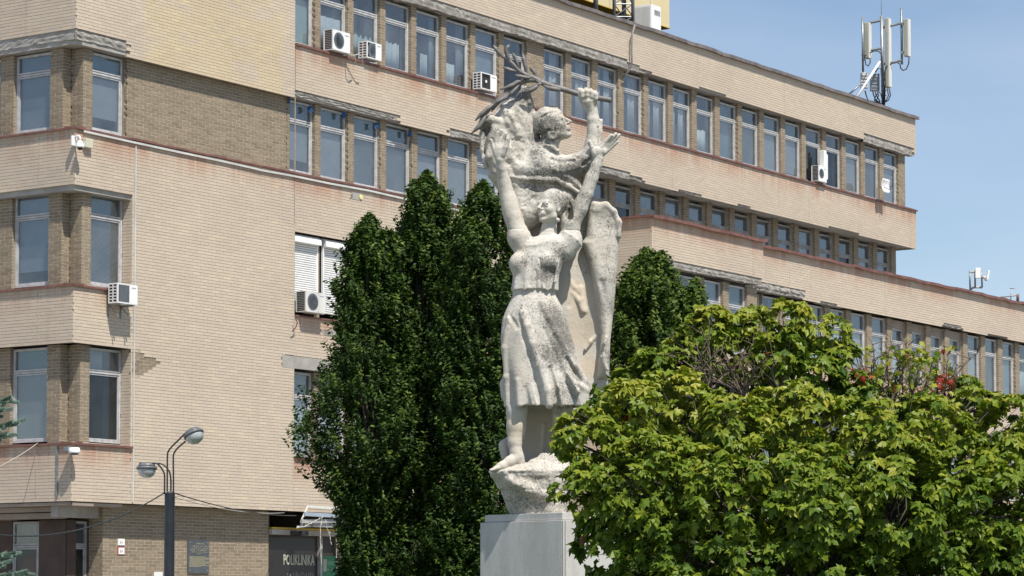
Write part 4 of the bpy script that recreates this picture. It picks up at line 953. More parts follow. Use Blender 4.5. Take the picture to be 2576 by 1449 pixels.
# ================================================================ street lamp
def street_lamp():
    Y = 44.0; base = at(424.8, 1528, Y); base.z = 0; o = empty('street_lamp', base); tag(o, 'black street lamp with two globe heads on bent tubes', 'street lamp')
    q = .1852
    L_ = lambda x, y, dy=0: at(295.2 + x*q, 1033 + y*q, Y + dy) - base
    blk = noisy('black_paint', (.012, .016, .022), (.022, .027, .034), 4, .38)
    top = L_(700, 1115).z
    g = Geo(); k = 8; rr = .084; g.lathe([(rr, 0), (rr, top - .01), (rr - .012, top)], (0, 0, 0), 16); g.obj('post', blk, o, smooth=False)
    g = Geo(); g.lathe([(.055, 0), (.055, .02)], (0, 0, top), 14); g.obj('cap', M['steel'], o)
    def curve(pts, n=8):
        P = [Vector(p) for p in pts]; out = []
        for i in range(len(P) - 1):
            p0, p1, p2, p3 = P[max(i-1, 0)], P[i], P[i+1], P[min(i+2, len(P)-1)]
            for j in range(n):
                t = j/n; out.append(.5*((2*p1) + (p2 - p0)*t + (2*p0 - 5*p1 + 4*p2 - p3)*t*t + (3*p1 - p0 - 3*p2 + p3)*t*t*t))
        return out + [P[-1]]
    def tb(pts): g = Geo(); g.tube(curve([L_(*p) for p in pts]), .0135, 8); g.obj('arm', blk, o, smooth=True)
    tb([(677, 1135, .04), (678, 900, .04), (680, 640, .04), (690, 560, .04), (740, 490, .03), (820, 410, .02), (895, 335, 0), (960, 275, -.02)])
    tb([(762, 1135, -.04), (762, 900, -.04), (760, 640, -.04), (770, 580, -.04), (800, 530, -.04), (850, 480, -.04), (912, 428, -.04), (930, 415, -.04)])
    tb([(640, 1135, -.03), (642, 950, -.03), (638, 860, -.03), (600, 785, -.04), (550, 728, -.05), (500, 714, -.06), (300, 714, -.07)])
    tb([(725, 1135, .03), (727, 960, .03), (715, 855, .03), (690, 800, .04), (650, 755, .05), (600, 724, .05), (520, 716, .05), (300, 716, .05)])
    def head(c, axis, R):
        ax = axis.normalized(); rot = Vector((0, 0, -1)).rotation_difference(ax).to_matrix().to_4x4(); T = Matrix.Translation(c) @ rot
        parts = [('bowl', [(R*.98, .0), (R*.97, -R*.25), (R*.88, -R*.55), (R*.68, -R*.80), (R*.38, -R*.95), (.004, -R)], M_bowl), ('rim', [(R*.9, .03), (R*1.10, .03), (R*1.13, .01), (R*1.10, -.012), (R*.95, -.012)], M_rim),
                 ('cover', [(R*.98, .032), (R*.90, .06), (R*.82, .082), (R*.78, .086), (.004, .088)], M_rim)]
        for n_, prof, m_ in parts:
            g = Geo(); g.lathe(prof, (0, 0, 0), 32); p = g.obj(n_, m_, o, smooth=True); p.matrix_local = T
    M_rim = noisy('grey_housing', (.10, .105, .11), (.17, .175, .18), 6, .4)
    M_bowl = mat('frosted_bowl', (.42, .44, .45), .12); nb = NT(M_bowl); nb.b.inputs['Coat Weight'].default_value = .6; nb.b.inputs['Transmission Weight'].default_value = .15
    head(L_(1040, 330), Vector((.42, -.25, -.95)), .152)
    head(L_(400, 790), Vector((0, -.06, -1)), .150)
    # a small white plate just under the frame edge
    g = Geo(); g.box(-.24, -.10, -.02, .02, L_(0, 2190).z - .2, L_(0, 2190).z); g.obj('notice', M['white'], o)
street_lamp()

# ================================================================ trees
def leaf_material(name, ramp, trans=.35, rough=.45):
    m = bpy.data.materials.new(name); m.use_nodes = True; t = NT(m); b = t.b
    r = t.n('ShaderNodeValToRGB')
    while len(r.color_ramp.elements) < len(ramp): r.color_ramp.elements.new(.5)
    for e, (p, c) in zip(r.color_ramp.elements, ramp): e.position = p; e.color = (*c, 1)
    t.l(t.rnd(), r.inputs['Fac']); ge = t.n('ShaderNodeNewGeometry')
    f = t.noise(ge.outputs['Position'], 2.2, 3, .6)
    col = t.mix(t.rng(f, .35, .65, 0, .5), r.outputs['Color'], t.mix(1.0, r.outputs['Color'], (.72, .80, .78), 'MULTIPLY'))
    t.l(col, b.inputs['Base Color']); b.inputs['Roughness'].default_value = rough; b.inputs['Specular IOR Level'].default_value = .22
    tr = t.n('ShaderNodeBsdfTranslucent'); t.l(t.mix(1.0, col, (1.25, 1.45, .55), 'MULTIPLY'), tr.inputs['Color'])
    ms = t.n('ShaderNodeMixShader'); ms.inputs[0].default_value = trans
    out = [n for n in t.t.nodes if n.type == 'OUTPUT_MATERIAL'][0]
    t.l(b.outputs[0], ms.inputs[1]); t.l(tr.outputs[0], ms.inputs[2]); t.l(ms.outputs[0], out.inputs['Surface']); return m
def unit(a): return a/np.maximum(1e-9, np.linalg.norm(a, axis=-1, keepdims=True))
def place_leaves(parent, pos, nrm, tip, size, rnd, tmpl, tris, m, near=300, name='leaf'):
    """leaf-sized faces; the nearest ones become objects of their own, the rest one mesh"""
    n = unit(nrm); t = tip - n*np.sum(tip*n, 1, keepdims=True); t = unit(t); s = np.cross(n, t)
    R = np.stack([s, t, n], 2)*size[:, None, None]
    base = np.array(parent.matrix_basis.translation)
    d = np.linalg.norm(pos + base - np.array((0, 0, EYE)), axis=1)
    # prefer those that face the camera
    view = unit(np.array((0, 0, EYE)) - (pos + base)); fc = np.abs(np.sum(n*view, 1)); key = size*(.2 + fc)/d
    # and lie inside the picture
    P = pos + base; v = P - np.array((0, 0, EYE)); zc = v[:, 1]*math.cos(TH) + v[:, 2]*math.sin(TH); xc = v[:, 0]; yc = -v[:, 1]*math.sin(TH) + v[:, 2]*math.cos(TH)
    px = 1288 + F*xc/zc; py = CY - F*yc/zc; inside = (px > 10) & (px < 2560) & (py < 1440) & (py > 0)
    # front-most only: the outer shell toward the camera
    cell = {}
    depthkey = np.floor(px/9).astype(int)*10000 + np.floor(py/9).astype(int)
    front = np.zeros(len(pos), bool); order = np.argsort(d); seen = set()
    for i in order:
        if not inside[i]: continue
        k = depthkey[i]
        if k not in seen: seen.add(k); front[i] = True
    cand = np.where(front)[0]; cand = cand[np.argsort(-key[cand])][:near]; sel = np.zeros(len(pos), bool); sel[cand] = True
    K_ = len(tmpl); rest = np.where(~sel)[0]
    V = np.einsum('nij,kj->nki', R[rest], tmpl) + pos[rest][:, None]
    curl = rng.normal(0, .10, (len(rest), K_))[:, :, None]*n[rest][:, None]*size[rest][:, None, None]
    V = V + curl
    P_ = (tris[None] + (np.arange(len(rest))*K_)[:, None, None]).reshape(-1, 3)
    G = Geo(); G.add(V.reshape(-1, 3), P_, 0, np.repeat(rnd[rest], K_)); o = G.obj('leaves' if name == 'leaf' else name, m, parent); o['kind'] = 'stuff'
    ms = {}
    for i in cand:
        k = int(rnd[i]*7.99)
        if k not in ms: g = Geo(); g.add(tmpl, tris, 0, (k + .5)/8); ms[k] = g.mesh('leaf', [m])
        q = bpy.data.objects.new('leaf', ms[k]); COL.objects.link(q); q.parent = parent
        M4 = Matrix([[*R[i][0], pos[i][0]], [*R[i][1], pos[i][1]], [*R[i][2], pos[i][2]], [0, 0, 0, 1]]); q.matrix_local = M4
    return o
# maple leaf outline, five pointed lobes with side teeth; y runs from the stalk to the tip
_ml = [(0, 0), (.10, -.06), (.36, -.10), (.27, .06), (.52, .20), (.34, .27), (.42, .56), (.20, .47), (.13, .66), (.0, .92),
       (-.13, .66), (-.20, .47), (-.42, .56), (-.34, .27), (-.52, .20), (-.27, .06), (-.36, -.10), (-.10, -.06)]
ML = np.array([(x, y - .2, -.22*abs(x) - .12*max(0, y - .3)**2 - (.10 if (x, y) in ((.52, .20), (-.52, .20), (0, .92)) else 0)) for x, y in _ml] + [(0, .08, .03)])
MT = np.array([(18, i, (i+1) % 18) for i in range(18)])
HL = np.array([(0, -.5, 0), (.28, -.05, -.08), (0, .55, -.03), (-.28, -.05, -.08)]); HT = np.array([(0, 1, 2), (0, 2, 3)])
bark = noisy('bark', (.055, .045, .035), (.11, .095, .075), 8, .95, .8, .01)
twigm = noisy('twig_bark', (.10, .075, .055), (.17, .135, .105), 8, .95)

def limb(g, a, b, ra, rb, r, wob=.12, k=7, n=7):
    a, b = Vector(a), Vector(b); P = []; L = (b - a).length
    for i in range(n):
        u = i/(n-1); p = a.lerp(b, u); w = wob*L*math.sin(u*math.pi)
        P.append(p + Vector((r.normal(0, w*.25), r.normal(0, w*.25), r.normal(0, w*.18) + w*.3)))
    P[0] = a; P[-1] = b; g.tube(P, [ra + (rb - ra)*i/(n-1) for i in range(n)], k)
    return P

def maple(name, basepx, Y, blobs, lab, lm, seed, dens=11.5, per=8, twigs=(), gapfn=None, base_z=0, size=(.12, .195), hue=0.0, group=None, redp=.0006):
    r = np.random.default_rng(seed); B0 = at(basepx, 1528, Y); B0.z = 0
    o = empty('maple_tree', B0); tag(o, lab, 'tree', group)
    S = [];
    for (x, y, rp, dy) in blobs:
        c = at(x, y, Y + dy) - B0; S.append((np.array(c), rp*(Y + dy)/F))
    pos = []; nr = []; tp = []; hz = []
    for i, (c, R) in enumerate(S):
        for shell, dd in ((1.0, 1.0), (.82, .55), (.60, .25)):
            nC = int(dens*dd*4*math.pi*(R*shell)**2); d = unit(r.normal(size=(nC, 3)))
            p = c + d*R*shell*(1 + r.normal(0, .07, (nC, 1)))
            ok = np.ones(nC, bool)
            if shell == 1.0: ok &= (np.sin(p[:, 0]*5.1 + p[:, 2]*3.3 + i) + np.sin(p[:, 2]*8.2 - p[:, 0]*2.7) + np.sin(p[:, 1]*5.7 + p[:, 0]*4.1 + 2) > -1.45 + .5*r.random(nC))
            for j, (c2, R2) in enumerate(S):
                if j != i: ok &= np.linalg.norm(p - c2, axis=1) > R2*.80*shell
            if gapfn is not None: ok &= gapfn(p, r)
            p, d = p[ok], d[ok]; m = len(p)
            if not m: continue
            # a whorl of leaves round each shoot tip
            for q in range(per):
                a = r.random(m)*6.283; rad = (.03 + .10*r.random(m))
                up = np.array((0, 0, 1.0)); e1 = unit(np.cross(d, up + r.normal(0, .01, 3))); e2 = np.cross(e1, d)
                off = (e1*np.cos(a)[:, None] + e2*np.sin(a)[:, None])
                pp = p + off*rad[:, None] + d*(-.55*rad[:, None] + r.normal(0, .015, (m, 1)))
                nn = unit(d*.50 + up*.62 + off*.25 + r.normal(0, .24, (m, 3)))
                tt = off*.8 + d*.35 - up*.55 + r.normal(0, .25, (m, 3))
                pos.append(pp); nr.append(nn); tp.append(tt); hz.append(np.full(m, shell) + 0*a)
    pos = np.concatenate(pos); nr = np.concatenate(nr); tp = np.concatenate(tp); hz = np.concatenate(hz)
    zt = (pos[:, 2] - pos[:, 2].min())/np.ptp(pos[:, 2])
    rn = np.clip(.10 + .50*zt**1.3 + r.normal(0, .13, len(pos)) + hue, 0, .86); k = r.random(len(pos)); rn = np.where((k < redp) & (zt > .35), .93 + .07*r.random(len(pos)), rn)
    sz = r.uniform(*size, len(pos))
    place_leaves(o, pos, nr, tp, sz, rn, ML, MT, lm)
    # trunk and limbs
    g = Geo(); cz = min(c[2] for c, R in S); fork = Vector((0, 0, max(1.7, cz - .7)))
    g.tube([(0, 0, 0), (.02, .0, .6), (-.01, 0, 1.2), fork], [.17, .13, .115, .11], 12); g.obj('trunk', bark, o, smooth=True)
    g = Geo()
    for c, R in S:
        P = limb(g, fork, Vector(c) - Vector((0, 0, R*.3)), .05, .016, r)
        for q in range(9):
            d = unit(r.normal(size=3) + np.array((0, 0, .4))); limb(g, P[3 + q % 4], Vector(c + d*R*.95), .012, .003, r, .15, 4, 5)
    q = g.obj('branches', bark, o, smooth=True); q['kind'] = 'stuff'
    return o, S
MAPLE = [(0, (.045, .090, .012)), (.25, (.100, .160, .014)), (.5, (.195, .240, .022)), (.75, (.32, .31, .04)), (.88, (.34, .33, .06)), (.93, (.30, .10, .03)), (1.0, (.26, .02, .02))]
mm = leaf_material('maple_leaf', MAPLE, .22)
A_b = [(1480, 1100, 92, -.2), (1590, 1035, 100, 0), (1715, 1030, 100, .1), (1850, 1075, 105, -.3), (2000, 1075, 125, -.2), (2160, 1110, 120, -.3), (2330, 1090, 110, -.1), (2450, 1040, 80, .3), (2560, 1090, 105, 0), (2680, 1130, 110, .3),
       (1500, 1235, 108, -.4), (1640, 1230, 140, -.7), (1830, 1250, 150, -1.0), (2040, 1270, 160, -1.1), (2260, 1270, 155, -1.0), (2460, 1260, 150, -.7), (2640, 1290, 140, -.3),
       (1545, 1370, 105, -.4), (1700, 1415, 140, -.8), (1900, 1440, 150, -1.0), (2110, 1450, 150, -1.0), (2320, 1440, 150, -.9), (2520, 1440, 140, -.6), (1620, 1520, 120, -.3), (1850, 1580, 150, -.4), (2150, 1590, 150, -.4), (2450, 1570, 150, -.3),
       (1700, 1150, 150, 1.2), (2000, 1150, 180, 1.5), (2300, 1180, 180, 1.5), (1900, 1350, 220, 1.4), (2250, 1380, 220, 1.4), (2560, 1300, 180, 1.3)]
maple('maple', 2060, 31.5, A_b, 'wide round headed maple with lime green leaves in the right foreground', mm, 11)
B_b = [(1705, 890, 62, 0), (1640, 930, 60, -.1), (1790, 835, 66, 0), (1890, 825, 60, .2), (1985, 815, 66, 0), (2075, 840, 66, .1), (2120, 905, 52, -.1), (1960, 890, 62, -.3), (2060, 950, 70, -.2), (1560, 990, 70, 0), (1640, 985, 60, .3), (1800, 975, 60, 1.0), (1930, 960, 45, 1.0), (1735, 935, 44, .2), (1870, 925, 40, .3), (2430, 990, 46, .0), (2495, 1010, 44, .1), (2150, 985, 55, -.2), (2300, 1030, 40, 0)]
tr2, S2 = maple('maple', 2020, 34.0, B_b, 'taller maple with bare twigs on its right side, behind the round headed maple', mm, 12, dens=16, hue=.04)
# dead twigs in the thinned part of the rear maple
r = np.random.default_rng(5); B0 = tr2.matrix_basis.translation; g = Geo()
def twiggy(x0, y0, x1, y1, n, sp, dy=0):
    root = at(x0, y0, 34.0 + dy) - B0
    for i in range(n):
        tx = x1 + r.normal(0, sp); ty = y1 + r.normal(0, sp*.55); P = limb(g, root, at(tx, ty, 34 + dy + r.normal(0, .25)) - B0, .017, .005, r, .12, 5, 7)
        for j in range(7):
            p = P[2 + j % 5]; d = Vector((r.normal(0, .17), r.normal(0, .12), .14 + r.normal(0, .11))); Q = limb(g, p, p + d, .008, .003, r, .2, 4, 4)
            if j % 2: limb(g, Q[2], Q[2] + Vector((r.normal(0, .08), r.normal(0, .08), .07 + r.normal(0, .05))), .005, .002, r, .1, 3, 3)
twiggy(2230, 1060, 2230, 900, 9, 45); twiggy(2290, 1060, 2320, 905, 9, 48); twiggy(2180, 1040, 2160, 900, 4, 30); twiggy(2380, 1060, 2370, 950, 5, 35); twiggy(1870, 1000, 1860, 905, 7, 60, -.4); twiggy(1780, 990, 1800, 900, 5, 50, -.4); twiggy(1960, 1000, 1960, 910, 4, 40, -.4)
q = g.obj('twigs', twigm, tr2, smooth=True); q['kind'] = 'stuff'
# few leaves left among the twigs, some of them red
n = 760; px = np.concatenate([r.uniform(2165, 2400, n//2), r.normal(2300, 22, n//8), r.normal(2170, 14, n//16), r.normal(2380, 16, n//16), r.uniform(1800, 1960, n//4)]); py = np.concatenate([r.uniform(875, 1040, n//2), r.normal(905, 18, n//8), r.normal(955, 18, n//16), r.normal(960, 10, n//16), r.uniform(870, 960, n//4)])
keep_ = r.random(len(px)) < .62; px, py = px[keep_], py[keep_]; pos = np.array([at(a, b, 34 + r.normal(0, .3)) - B0 for a, b in zip(px, py)])
rn = np.clip(r.normal(.55, .17, len(px)), 0, .9); red = (np.abs(px - 2170) < 26) & (np.abs(py - 955) < 30) | (np.abs(px - 2380) < 24) & (np.abs(py - 960) < 16) | (r.random(len(px)) < .03); rn[red] = r.uniform(.93, 1, red.sum())
K_ = len(ML); R_ = unit(r.normal(size=(len(px), 3)) + (0, -.6, .5)); t_ = r.normal(size=(len(px), 3)) + (0, 0, -1); t_ = unit(t_ - R_*np.sum(R_*t_, 1, keepdims=True)); s_ = np.cross(R_, t_)
V = np.einsum('nij,kj->nki', np.stack([s_, t_, R_], 2)*r.uniform(.06, .12, len(px))[:, None, None], ML) + pos[:, None]
g = Geo(); g.add(V.reshape(-1, 3), (MT[None] + (np.arange(len(px))*K_)[:, None, None]).reshape(-1, 3), 0, np.repeat(rn, K_)); q = g.obj('sparse_leaves', mm, tr2); q['kind'] = 'stuff'

HORN = [(0, (.012, .030, .006)), (.35, (.023, .050, .008)), (.7, (.047, .088, .012)), (.92, (.10, .15, .022)), (1.0, (.13, .17, .03))]
hm = leaf_material('hornbeam_leaf', HORN, .18, .55)
def hornbeam(cx, Y, prof, lab, seed, extra=(), dens=235, depth=.85, tone=0.0):
    r = np.random.default_rng(seed); B0 = at(cx, 1528, Y); B0.z = 0; k = Y/F
    o = empty('hornbeam_tree', B0); tag(o, lab, 'tree', 'upright hornbeams in front of the clinic')
    pos = []; tp = []; nr = []; rn = []
    gb = Geo()
    for (ccx, pr) in [(cx, prof)] + list(extra):
        ys = np.array([p[0] for p in pr], float); rs = np.array([p[1] for p in pr], float)
        rs = np.maximum(rs - 4, 2); ys = ys + np.interp(ys, [ys[0], ys[0] + 120], [12, 0]); zz = (HY - ys)*k + EYE; h = zz.max() - zz.min(); area = 2*math.pi*np.mean(rs)*k*h
        n = int(dens*area)
        # shoots start anywhere in the outer half of the crown, more of them near its surface
        z = r.uniform(zz.min(), zz.max(), n); R = np.interp(-z, -zz, rs*k) if zz[0] > zz[-1] else np.interp(z, zz, rs*k)
        a = r.random(n)*6.283; lump = 1 + .16*np.sin(a*3 + z*2.1 + seed) + .12*np.sin(a*5 - z*3.7) + .10*np.sin(z*7.3 + a*2)
        f = 1 - .75*r.random(n)**1.5
        c0 = (at(ccx, 1528, Y) - B0).x
        # holes where the hornbeam is thin
        dn = np.sin(a*4.0 + z*3.1 + seed) + np.sin(z*5.3 + a*7 + seed*2) + np.sin(z*2.2 - a*3 + seed); okk = dn > -1.45 - .6*np.clip((ys.mean() - HY + (z - EYE)/k)/-300, -1, 1) + .5*r.random(n)
        z, R, a, lump, f = z[okk], R[okk], a[okk], lump[okk], f[okk]; n = len(z)
        p0 = np.stack([c0 + np.cos(a)*R*lump*f, np.sin(a)*R*lump*f*depth, z], 1)
        out = np.stack([np.cos(a), np.sin(a), 0*a], 1)
        sd = unit(out*(.45 + .25*r.random((n, 1))) + np.array((0, 0, 1.0))*(.75 + .5*r.random((n, 1))) + r.normal(0, .18, (n, 3)))
        top = zz.max()
        L = r.uniform(.16, .36, n)*np.clip((top - z)/.8 + .35, 0, 1)
        sd = unit(sd + np.array((0, 0, 1.0))*np.clip(1 - (top - z)/1.2, 0, 1)[:, None]*1.5)
        srn = np.clip(r.normal(.42 + tone, .2, n), 0, .85)
        side = unit(np.cross(sd, r.normal(size=(n, 3))))
        for q in range(14):
            u = (q + r.random(n))/14; s2 = side if q % 2 else -side; s2 = unit(s2 + r.normal(0, .45, (n, 3)))
            pp = p0 + sd*(L*u)[:, None] + s2*.035
            pos.append(pp); tp.append(unit(s2*.8 + sd*.55 - np.array((0, 0, .25)))); nr.append(unit(np.cross(s2, sd)*.4 + np.array((0, 0, .7)) + out*.35 + r.normal(0, .35, (n, 3)))); rn.append(np.clip(srn + .22*u + r.normal(0, .08, n), 0, 1))
        for i in range(0, n, 40): gb.tube([tuple(p0[i] - sd[i]*.25), tuple(p0[i] + sd[i]*L[i])], [.006, .002], 4)
        # upright inner stems
        for i in range(9):
            aa = r.random()*6.28; zt = zz.min() + (.55 + .42*r.random())*h; Rt = np.interp(-zt, -zz, rs*k) if zz[0] > zz[-1] else np.interp(zt, zz, rs*k)
            limb(gb, (0, 0, 1.2), (c0 + math.cos(aa)*Rt*.6, math.sin(aa)*Rt*.6*depth, zt), .045, .008, r, .05, 6, 8)
    pos, tp, nr, rn = map(np.concatenate, (pos, tp, nr, rn)); sz = r.uniform(.055, .095, len(pos))
    place_leaves(o, pos, nr, tp, sz, rn, HL, HT, hm, 300)
    g = Geo(); g.tube([(0, 0, 0), (0, 0, .7), (0, 0, 1.4), (0, 0, 3.5)], [.16, .13, .12, .06], 12); g.obj('trunk', bark, o, smooth=True)
    q = gb.obj('branches', bark, o, smooth=True); q['kind'] = 'stuff'
hornbeam(925, 46.5, [(535, 3), (560, 16), (600, 40), (660, 60), (760, 76), (860, 92), (940, 118), (1040, 172), (1130, 172), (1200, 135), (1260, 92), (1350, 72), (1500, 60)], 'dark hornbeam with a bulging lower side, left of the statue', 21, extra=[(985, [(575, 3), (620, 22), (700, 34), (800, 34)]), (905, [(590, 3), (640, 20), (720, 28), (800, 28)])])
hornbeam(1072, 47.0, [(425, 3), (450, 16), (490, 46), (560, 66), (660, 80), (800, 98), (950, 125), (1100, 145), (1250, 150), (1400, 140), (1520, 130)], 'tallest dark hornbeam, its tip in front of the third floor windows', 22, extra=[(1044, [(470, 3), (520, 22), (600, 30), (700, 30)]), (1104, [(460, 3), (510, 20), (600, 30), (700, 30)])])
hornbeam(1215, 46.0, [(452, 3), (480, 26), (530, 54), (600, 74), (700, 90), (850, 104), (1000, 115), (1150, 120), (1300, 118), (1500, 110)], 'dark hornbeam standing right behind the left edge of the statue', 23, extra=[(1180, [(520, 3), (560, 20), (640, 30), (760, 30)])])
hornbeam(1630, 45.5, [(622, 3), (650, 26), (690, 50), (750, 76), (820, 96), (900, 112), (1000, 125), (1200, 130), (1500, 110)], 'dark hornbeam rising between the statue and the maple in front of the brick bay', 24, extra=[(1668, [(628, 3), (660, 18), (720, 34), (800, 50), (900, 60)]), (1718, [(720, 3), (760, 30), (820, 46), (900, 56), (1000, 56)]), (1752, [(700, 3), (730, 18), (790, 34), (900, 46), (1000, 46)]), (1575, [(690, 3), (730, 20), (800, 30), (900, 40)])], tone=.2)

# ---- blue spruce reaching in from the left
def spruce():
    Y = 30.0; r = np.random.default_rng(31); B0 = at(-330, 1528, Y); B0.z = 0; o = empty('spruce_tree', B0); tag(o, 'blue spruce whose branch tips reach in at the left edge', 'tree')
    g = Geo(); g.tube([(0, 0, 0), (0, 0, 3), (0, 0, 6.6)], [.16, .10, .01], 10); g.obj('trunk', bark, o, smooth=True)
    gb = Geo(); nV = []
    def needles(a, b, n, ln=.034):
        a, b = np.array(a), np.array(b); u = r.random(n)[:, None]; p = a + (b - a)*u; d = unit(b - a); v = unit(np.cross(r.normal(size=(n, 3)), d)); dirn = unit(v*.85 + d*.55 + np.array((0, 0, .12)))
        w = unit(np.cross(dirn, r.normal(size=(n, 3))))*.0024; L = r.uniform(.7, 1.1, (n, 1))*ln
        nV.append(np.stack([p - w, p + w, p + dirn*L], 1))
    def branch(a, b, tw=10, den=1.0):
        a, b = Vector(a), Vector(b); P = limb(gb, a, b, .02, .005, r, .05, 5, 8); L = (b - a).length
        for i in range(len(P) - 1): needles(P[i], P[i+1], int(1000*den*(P[i+1] - P[i]).length/.2))
        for j in range(tw):
            u = .35 + .62*(j + r.random())/tw; i = min(int(u*(len(P) - 1)), len(P) - 2); p = P[i].lerp(P[i+1], u*(len(P)-1) - i); d = (b - a).normalized(); sdv = Vector((-d.y, d.x, 0))*(1 if j % 2 else -1)
            q = p + (d*.75 + sdv*.65 + Vector((0, 0, r.normal(0, .12) - .05))).normalized()*(.38*(1 - u) + .13)*L**.3
            gb.tube([p, q], [.006, .003], 4); needles(p, q, int(1300*den*(q - p).length/.2))
    for (x0, y0, x1, y1, dy) in ((-330, 1150, 48, 1064, 0), (-330, 1170, 20, 1092, -.25), (-330, 1090, 30, 1006, .2), (-330, 1120, 10, 1030, -.1), (-330, 1520, 70, 1438, 0), (-330, 1500, 38, 1392, .15), (-330, 1560, 30, 1452, -.2), (-330, 1530, 5, 1420, -.35)):
        branch(Vector(at(x0, y0, Y)) - B0, Vector(at(x1, y1, Y + dy)) - B0, 22)
    for t_ in range(16):
        z = 1.1 + t_*.34; Rr = 1.9*(1 - z/6.9) + .15
        for j in range(7):
            a = j*.9 + t_*.5 + r.random()*.3
            if math.cos(a) > .35: continue
            branch((0, 0, z), (math.cos(a)*Rr, math.sin(a)*Rr, z + .1 - .1*Rr), 5, .08)
    V = np.concatenate(nV).reshape(-1, 3); g = Geo(); g.add(V, np.arange(len(V)).reshape(-1, 3), 0, np.repeat(r.random(len(V)//3), 3))
    sm_ = leaf_material('spruce_needle', [(0, (.14, .21, .18)), (.6, (.24, .33, .29)), (1, (.33, .42, .36))], .1)
    q = g.obj('needles', sm_, o); q['kind'] = 'stuff'; q = gb.obj('branches', bark, o, smooth=True); q['kind'] = 'stuff'
spruce()

